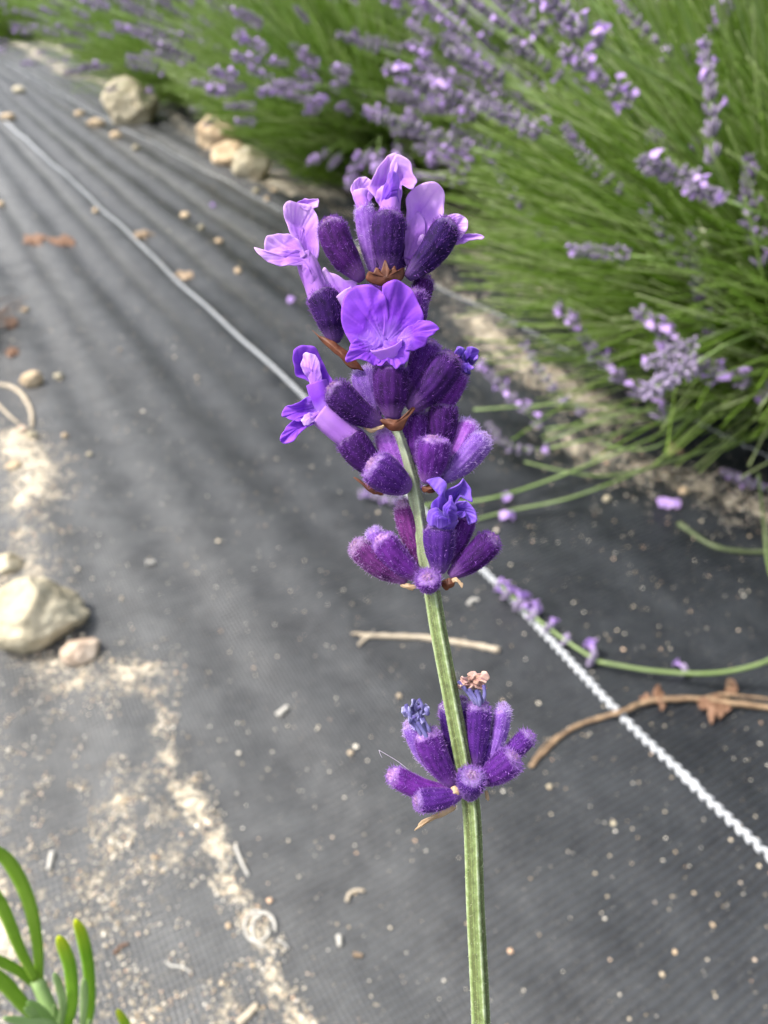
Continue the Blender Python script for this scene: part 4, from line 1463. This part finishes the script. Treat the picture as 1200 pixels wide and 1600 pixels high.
# --- petals
def petal_mat(name, inner, mid, edge, tr=.45, vein=.35):
    m, nt, b = mat(name)
    t = attr(nt, 't'); ve = attr(nt, 'vein')
    n1 = noise_node(nt, 700, 4, .6)
    f1 = math_n(nt, 'ADD', t, math_n(nt, 'MULTIPLY', math_n(nt, 'SUBTRACT', n1.outputs[0], .5), .5))
    c = ramp(nt, f1, [(.05, inner), (.5, mid), (.98, edge)]).outputs[0]
    dk = mixc(nt, 1.0, c, (.50, .28, .74), 'MULTIPLY')
    c = mixc(nt, math_n(nt, 'MULTIPLY', ve, vein), c, dk)
    c = mixc(nt, math_n(nt, 'MULTIPLY', attr(nt, 'edge'), .5), c, edge)
    nt.links.new(c, b.inputs['Base Color'])
    b.inputs['Roughness'].default_value = .5
    b.inputs['Sheen Weight'].default_value = .15
    b.inputs['Specular IOR Level'].default_value = .12
    n3 = noise_node(nt, 5000, 2)
    bump(nt, b, math_n(nt, 'ADD', n3.outputs[0], math_n(nt, 'MULTIPLY', ve, 2.0)), .5, .00005)
    tn = node(nt, 'ShaderNodeBsdfTranslucent'); nt.links.new(c, tn.inputs[0])
    mx = node(nt, 'ShaderNodeMixShader'); mx.inputs[0].default_value = tr
    nt.links.new(b.outputs[0], mx.inputs[1]); nt.links.new(tn.outputs[0], mx.inputs[2])
    nt.links.new(mx.outputs[0], nt.nodes['Material Output'].inputs[0])
    return m


PM = {
    'pale': petal_mat('petal_pale', (.48, .18, .78), (.56, .26, .84), (.82, .56, .95)),
    'vivid': petal_mat('petal_vivid', (.48, .25, .80), (.25, .05, .66), (.38, .12, .80), .4, .5),
    'pink': petal_mat('petal_tube', (.54, .26, .76), (.50, .22, .76), (.60, .32, .82)),
    'dark': petal_mat('petal_throat', (.14, .03, .50), (.20, .05, .58), (.34, .14, .74), .3),
    'blue': petal_mat('petal_withered_violet', (.045, .012, .24), (.11, .04, .42), (.26, .14, .66), .2, .8),
    'grey': petal_mat('petal_withered_blue', (.10, .09, .26), (.22, .21, .46), (.36, .36, .60), .25, .7),
    'tan': petal_mat('petal_withered_tan', (.42, .22, .16), (.62, .38, .28), (.72, .50, .42), .3, .5),
}


def petal(parent, ol, ctr, kind, ruf=2.0, k=5, ph=0.0, seed=0, crumple=8.0, pw=1.4, name='petal', th=1.3, rings=12, n=96):
    o = [W3(*q) for q in ol]
    mb = MB(); patch(mb, o, W3(*ctr), n, rings, ruf * PX, k, ph, seed=seed, crumple=crumple * PX, pw=pw, foot=True)
    ob = mb.build(name, PM[kind], parent, origin=HB)
    so = ob.modifiers.new('thick', 'SOLIDIFY'); so.thickness = th * PX; so.offset = 0
    return ob


def corolla_tube(pts, rads, kind, label=None, name='corolla', flare=True):
    s = spline([W3(*p) for p in pts], 20)
    r_ = np.interp(np.linspace(0, 1, 20), np.linspace(0, 1, len(rads)), rads) * PX
    mb = MB()
    tube(mb, s, r_, 28, ref=CAM - s[0], cap=False, prof=lambda ph: 1 + .05 * np.cos(5 * ph) + .03 * np.sin(9 * ph), vein=.3)
    ob = mb.build(name, PM[kind], hero, origin=HB)
    so = ob.modifiers.new('thick', 'SOLIDIFY'); so.thickness = 1.2 * PX; so.offset = 0
    if label:
        ob['label'] = label
    return ob


# big open blossom facing the viewer
c = corolla_tube([(612, 596, 24), (611, 575, 28), (606, 552, 36), (602, 538, 42)], [15, 17, 20, 25], 'pink', 'wide open vivid violet blossom facing the viewer')
petal(c, [(600, 540, 34), (562, 552, 42), (545, 530, 48), (533, 500, 44), (537, 466, 42), (556, 446, 46), (580, 444, 52), (597, 456, 46), (606, 480, 42), (606, 512, 36)], (575, 500, 38), 'vivid', 2.5, 3, .4, 1)
petal(c, [(598, 540, 34), (600, 500, 40), (597, 456, 45), (600, 444, 50), (620, 437, 56), (642, 450, 54), (655, 478, 48), (660, 504, 44), (650, 526, 40), (622, 538, 36)], (626, 496, 36), 'vivid', 2.5, 3, 2.0, 2)
petal(c, [(622, 532, 36), (640, 508, 42), (660, 500, 50), (684, 509, 56), (677, 524, 54), (660, 540, 52), (640, 549, 50), (626, 546, 42)], (644, 526, 46), 'vivid', 3, 4, 1, 3)
petal(c, [(592, 536, 36), (624, 534, 38), (640, 545, 48), (636, 562, 56), (622, 572, 60), (606, 564, 58), (592, 567, 54), (586, 550, 44)], (612, 548, 48), 'vivid', 2.4, 5, .3, 4)
petal(c, [(596, 534, 36), (594, 552, 46), (592, 567, 52), (566, 560, 54), (541, 562, 56), (546, 545, 52), (551, 534, 48), (572, 526, 40)], (576, 546, 48), 'vivid', 2.6, 5, 2.2, 5)
# top blossom
c = corolla_tube([(608, 338, 22), (609, 326, 22), (610, 312, 18), (611, 300, 12)], [17, 15, 15, 16], 'pink', 'topmost pale lilac blossom with a two lobed upper lip')
petal(c, [(602, 322, 18), (588, 312, 16), (581, 292, 18), (585, 270, 20), (597, 252, 20), (611, 240, 24), (622, 241, 26), (622, 262, 22), (617, 290, 14), (613, 318, 16)], (603, 286, 6), 'pale', 2.6, 3, 1, 6)
petal(c, [(612, 318, 16), (608, 285, 14), (612, 258, 20), (614, 241, 26), (628, 245, 28), (641, 260, 26), (648, 279, 24), (645, 290, 28), (634, 294, 30), (628, 290, 22), (626, 312, 20), (620, 322, 20)], (624, 278, 10), 'pale', 3, 3, 2, 7)
petal(c, [(600, 322, 26), (601, 298, 30), (606, 276, 34), (613, 267, 36), (620, 274, 34), (622, 298, 30), (621, 322, 26)], (611, 300, 36), 'dark', 1.2, 3, 0, 8)
petal(c, [(588, 316, 20), (586, 298, 26), (594, 290, 30), (603, 296, 30), (604, 316, 26), (596, 324, 24)], (595, 306, 28), 'pale', 1.4, 3, 0, 9)
# small blossom behind, left of the top one
c = corolla_tube([(570, 330, -6), (566, 312, -8), (565, 300, -8)], [12, 11, 13], 'pale', 'small pale blossom half hidden behind the topmost one')
petal(c, [(556, 324, -10), (551, 305, -8), (553, 286, -6), (562, 277, -4), (574, 277, -4), (581, 290, -8), (582, 312, -10), (572, 324, -10)], (566, 303, -14), 'pale', 2, 4, 0, 10)
petal(c, [(568, 312, -4), (570, 298, -2), (577, 290, 0), (582, 300, 0), (580, 318, -2)], (575, 304, 2), 'pink', 1, 3, 0, 11)
# right blossom
c = corolla_tube([(640, 412, -6), (646, 396, -8), (652, 380, -10), (656, 370, -12)], [14, 14, 15, 13], 'pale', 'large pale lilac blossom standing right of the top one')
petal(c, [(648, 384, 2), (636, 350, 0), (633, 320, 2), (640, 300, 4), (656, 288, 8), (676, 286, 8), (692, 296, 4), (697, 316, 0), (692, 345, 0), (680, 365, 4), (664, 385, 6)], (664, 330, -8), 'pale', 2, 3, .5, 12)
petal(c, [(688, 352, 2), (698, 338, 6), (715, 334, 8), (730, 344, 8), (727, 362, 6), (712, 378, 4), (696, 378, 0)], (708, 358, 0), 'pale', 2, 4, 1, 13)
petal(c, [(706, 372, 4), (722, 366, 8), (740, 366, 10), (757, 371, 10), (746, 377, 12), (728, 378, 12), (712, 382, 8)], (730, 371, 6), 'pale', 1.6, 4, 2, 14)
petal(c, [(636, 414, 0), (634, 380, -2), (638, 345, -2), (652, 330, -4), (664, 350, -2), (662, 395, 0), (648, 414, 2)], (648, 378, 4), 'pink', 1, 3, 0, 15)
# left blossom
c = corolla_tube([(500, 470, 6), (492, 446, 6), (484, 424, 6), (478, 406, 2)], [17, 16, 17, 15], 'pink', 'pale blossom spreading to the left of the top whorl')
petal(c, [(466, 388, 12), (454, 366, 14), (449, 345, 12), (442, 330, 14), (446, 317, 16), (462, 314, 18), (482, 317, 16), (494, 330, 12), (498, 356, 10), (498, 400, 8), (488, 412, 10)], (474, 356, 2), 'pale', 2.4, 3, 1.2, 16)
petal(c, [(462, 318, 10), (478, 311, 6), (497, 310, 4), (494, 322, 6), (480, 328, 8)], (480, 318, 2), 'pale', 1.4, 4, 0, 17)
petal(c, [(478, 402, 16), (462, 406, 20), (440, 398, 22), (418, 396, 22), (413, 384, 20), (417, 370, 18), (434, 365, 16), (452, 369, 16), (468, 380, 16)], (442, 383, 12), 'pale', 2, 4, .8, 18)
petal(c, [(484, 404, 18), (474, 392, 20), (452, 392, 22), (430, 396, 26), (414, 394, 28), (397, 386, 30), (408, 402, 30), (430, 414, 28), (454, 417, 26), (474, 414, 22)], (446, 403, 24), 'pale', 2, 5, 2, 19)
petal(c, [(470, 398, 18), (486, 390, 16), (497, 414, 12), (509, 448, 10), (498, 468, 12), (484, 456, 14), (472, 428, 18), (464, 410, 20)], (485, 428, 26), 'pink', 1.2, 3, 2, 20)
# side petal seen behind the big blossom
c = corolla_tube([(560, 500, 0), (546, 480, 2), (532, 462, 4)], [18, 18, 20], 'pale', 'pale blossom seen edge on behind the wide open one')
petal(c, [(556, 480, 8), (536, 484, 10), (520, 458, 10), (504, 434, 8), (505, 420, 6), (520, 424, 6), (540, 436, 6), (556, 444, 8), (562, 462, 8)], (536, 454, 2), 'pale', 2, 3, 0, 21)
# left blossoms of the second whorl
c = corolla_tube([(512, 640, 4), (502, 620, 6), (494, 598, 8)], [18, 18, 16], 'vivid', 'upright violet blossom left of the second whorl')
petal(c, [(500, 624, 8), (486, 600, 10), (466, 586, 12), (457, 572, 14), (454, 556, 16), (462, 544, 18), (476, 541, 18), (494, 546, 16), (508, 566, 12), (518, 588, 10), (518, 612, 8), (510, 632, 8)], (488, 578, -2), 'vivid', 2.6, 4, .5, 22)
petal(c, [(492, 606, 14), (478, 590, 16), (468, 570, 20), (474, 552, 22), (490, 556, 20), (502, 574, 18), (504, 596, 16)], (486, 578, 24), 'pale', 2.2, 4, 2, 23)
c = corolla_tube([(556, 690, 6), (536, 676, 8), (518, 660, 10), (500, 646, 12)], [19, 20, 21, 19], 'pink', 'drooping crumpled blossom at the left of the second whorl')
petal(c, [(508, 632, 12), (486, 620, 16), (464, 626, 20), (446, 636, 22), (440, 648, 24), (452, 654, 26), (470, 656, 26), (488, 652, 22), (502, 650, 16)], (474, 640, 14), 'vivid', 2.6, 5, .5, 24)
petal(c, [(504, 644, 16), (484, 646, 22), (462, 654, 28), (448, 668, 30), (437, 684, 32), (444, 693, 34), (458, 688, 34), (474, 672, 30), (490, 662, 24), (504, 656, 18)], (468, 668, 24), 'vivid', 3.2, 5, 2, 25)
petal(c, [(502, 640, 18), (482, 644, 26), (470, 652, 30), (476, 662, 32), (494, 656, 26)], (484, 650, 32), 'pale', 1.8, 4, 2, 26)


# withered blossoms: bundles of crumpled, folded lobes
def crumple(ctr, size, kinds, n, seed, zz=10, label=None, stretch=(1, 1), stalk=None):
    r = random.Random(seed)
    cx, cy = ctr
    if stalk is None:
        stalk = [(cx, cy + size * .6, zz), (cx, cy + size * .1, zz)]
    c = corolla_tube(stalk, [size * .32, size * .30], kinds[0], label)
    for i in range(n):
        a = i * 2 * math.pi / n + r.uniform(-.4, .4)
        L = size * r.uniform(.55, .95)
        ex, ey = math.cos(a) * L * stretch[0], math.sin(a) * L * stretch[1]
        nx, ny = -math.sin(a), math.cos(a)
        wd = size * r.uniform(.22, .4)
        ol = []
        for q, (u, w) in enumerate([(0, -.4), (.4, -.8), (.75, -1), (1.05, -.3), (.95, .5), (.6, .9), (.25, .5)]):
            ol.append((cx + ex * u + nx * wd * w + r.uniform(-2, 2), cy + ey * u + ny * wd * w + r.uniform(-2, 2), zz + r.uniform(-.35, .5) * size * (.4 + u)))
        petal(c, ol, (cx + ex * .5, cy + ey * .5, zz + r.uniform(-.1, .45) * size), kinds[(i % (len(kinds) - 1)) + 1 if len(kinds) > 1 else 0], size * .05, 3, r.uniform(0, 6), 30 + seed + i,
              crumple=size * .34, th=2.2, rings=10, n=64)
    return c


crumple((724, 566), 32, ['blue', 'blue', 'blue'], 7, 1, 6, 'withered dark blue blossom at the right of the second whorl', (.75, 1.25))
c = corolla_tube([(690, 838, 12), (692, 820, 16), (698, 806, 20)], [15, 17, 19], 'blue', 'crumpled blue violet blossom between the third and fourth whorl')
for q, (ol, ct) in enumerate([
        ([(686, 812, 24), (676, 790, 26), (684, 776, 30), (674, 758, 28), (670, 750, 30), (682, 747, 34), (694, 756, 36), (696, 776, 34), (698, 796, 28)], (688, 776, 42)),
        ([(700, 800, 20), (696, 782, 26), (700, 764, 30), (716, 754, 32), (730, 750, 30), (738, 766, 28), (734, 782, 30), (718, 776, 26), (712, 792, 22)], (716, 768, 14)),
        ([(698, 806, 30), (684, 796, 36), (670, 802, 36), (668, 814, 34), (676, 826, 34), (692, 824, 38), (704, 818, 38)], (686, 812, 46)),
        ([(706, 806, 26), (712, 790, 32), (726, 784, 34), (740, 794, 32), (743, 808, 30), (734, 820, 28), (728, 806, 36), (716, 812, 32)], (726, 800, 24)),
        ([(700, 812, 34), (696, 790, 40), (704, 774, 42), (716, 792, 42), (718, 812, 38), (708, 822, 36)], (706, 798, 50))]):
    petal(c, ol, ct, 'blue', 2.5, 3, q * 1.7, 60 + q, crumple=9, th=2.2)
crumple((650, 1112), 27, ['grey', 'grey', 'grey'], 9, 3, 10, 'shrivelled grey blue blossom on the left of the lowest whorl', (.95, 1.2), [(668, 1158, 10), (657, 1130, 10)])
crumple((739, 1064), 24, ['grey', 'tan', 'tan'], 8, 4, -2, 'shrivelled blossom with tan tips at the top of the lowest whorl', (1.4, .75), [(749, 1105, -4), (742, 1080, -2)])
# long folds running down the shrivelled tubes
mb = MB()
for x0, y0, x1, y1, z, w in [(640, 1122, 664, 1160, 16, 4), (652, 1128, 672, 1166, 20, 4.5), (660, 1122, 674, 1152, 16, 4), (634, 1100, 642, 1130, 14, 4.5), (668, 1116, 662, 1104, 20, 5), (654, 1092, 660, 1110, 20, 4)]:
    tube(mb, spline([W3(x0, y0, z), W3((x0 + x1) / 2 + 2, (y0 + y1) / 2, z + 3), W3(x1, y1, z - 3)], 10), np.array([1, 1.1, 1, .9, 1, 1.1, 1, .8, .6, .3]) * w * .72 * PX, 8, vein=.3)
mb.build('withered_folds', PM['grey'], hero, origin=HB)
mb = MB()
for x0, y0, x1, y1, z, w in [(722, 1072, 746, 1106, 2, 4), (732, 1076, 750, 1108, 5, 4.5), (744, 1078, 750, 1106, 7, 4.5), (756, 1070, 754, 1100, 3, 4), (716, 1064, 730, 1084, 4, 4)]:
    tube(mb, spline([W3(x0, y0, z), W3((x0 + x1) / 2 + 2, (y0 + y1) / 2, z + 3), W3(x1, y1, z - 3)], 10), np.array([1, 1.1, 1, .9, 1, 1.1, 1, .8, .6, .3]) * w * .72 * PX, 8, vein=.3)
mb.build('withered_folds', PM['grey'], hero, origin=HB)

# --- bracts: thin brown papery scales under each whorl
m_bract = leafy('brown_bract', (.07, .018, .010), (.19, .065, .03), 900, .25, .5)
m_bract2 = leafy('straw_bract', (.45, .30, .17), (.62, .46, .30), 900, .35, .5)


def bract(ol, ctr, m=None, ruf=1.0, seed=0):
    mb = MB(); patch(mb, [W3(*q) for q in ol], W3(*ctr), 48, 8, ruf * PX, 5, seed, seed=seed, crumple=2 * PX)
    ob = mb.build('bract', m or m_bract, hero, origin=HB)
    so = ob.modifiers.new('thick', 'SOLIDIFY'); so.thickness = 1.2 * PX; so.offset = 0


bract([(572, 436, 28), (576, 424, 34), (582, 428, 36), (588, 418, 34), (594, 424, 38), (602, 406, 36), (609, 422, 40), (616, 415, 36), (621, 424, 36), (631, 418, 32), (629, 436, 30), (608, 447, 30), (584, 444, 30)], (604, 434, 38), seed=1)
bract([(488, 517, 2), (498, 524, 4), (520, 534, 8), (540, 548, 12), (566, 574, 14), (566, 578, 16), (548, 574, 16), (532, 560, 12), (512, 542, 8)], (530, 550, 18), seed=2)
bract([(594, 656, 34), (606, 654, 36), (622, 656, 38), (636, 646, 36), (645, 636, 32), (648, 640, 32), (636, 656, 34), (628, 672, 32), (612, 673, 32), (600, 664, 32)], (615, 664, 38), seed=3)
bract([(553, 746, 6), (562, 750, 8), (580, 760, 12), (600, 770, 18), (594, 774, 16), (578, 768, 12)], (576, 764, 16), seed=4)
bract([(568, 668, 14), (580, 670, 18), (598, 664, 24), (600, 668, 24), (580, 676, 18)], (584, 671, 22), m_bract2, seed=5)
bract([(690, 912, 12), (700, 904, 16), (712, 908, 18), (706, 918, 18), (696, 922, 14)], (701, 914, 22), seed=6)
bract([(700, 906, 16), (714, 905, 20), (723, 914, 24), (721, 919, 24), (716, 911, 20), (704, 912, 18)], (713, 909, 24), m_bract2, seed=7)
bract([(648, 1298, 2), (652, 1290, 4), (662, 1280, 8), (684, 1270, 10), (706, 1256, 12), (712, 1262, 12), (690, 1276, 10), (666, 1286, 6)], (680, 1274, 14), m_bract2, seed=8)
bract([(660, 762, 14), (676, 758, 18), (690, 762, 18), (680, 768, 18), (664, 770, 16)], (674, 764, 24), seed=9)
bract([(700, 1236, 16), (712, 1228, 20), (718, 1240, 24), (708, 1248, 20), (698, 1246, 16)], (709, 1240, 26), m_bract2, seed=10)
bract([(758, 1238, 8), (762, 1236, 10), (764, 1250, 10), (760, 1249, 10)], (761, 1243, 12), m_bract2, seed=11)
bract([(626, 916, 4), (636, 912, 8), (650, 916, 12), (644, 922, 10)], (638, 917, 12), m_bract2, seed=12)
# fine cobweb thread
mb = MB()
tube(mb, spline([W3(640, 1204, 4), W3(622, 1190, 4), W3(604, 1179, 4), W3(592, 1172, 4)], 14), .35 * PX, 4)
tube(mb, spline([W3(592, 1172, 4), W3(594, 1178, 4), W3(597, 1184, 4)], 6), .3 * PX, 4)
mb.build('loose_hair', m_wool, hero, origin=HB)
# clusters of wool where the calyces meet the stem
for (x, y, z, r_, tone) in [(606, 436, 4, 18, 'm'), (614, 650, 4, 18, 'm'), (652, 762, -2, 14, 'l'), (670, 898, 6, 18, 'm'), (728, 1232, 4, 20, 'l')]:
    r_ *= .72; z -= 6
    mb = MB(); blob(mb, W3(x, y, z), (r_ * PX, r_ * PX, r_ * PX * .7), 0, 20, 12, axis=UP, noise_amp=.2, seed=1, t=.3, rib=.5)
    nh = 500
    d = RG.normal(0, 1, (nh, 3)); d /= np.linalg.norm(d, axis=1)[:, None]
    hair_tris(mb, W3(x, y, z) + d * r_ * PX * .8, d, PX * RG.uniform(3, 8, nh), PX * np.full(nh, .6), 1)
    mb.build('receptacle', [m_cal[tone], m_hair[tone]], hero, origin=HB)
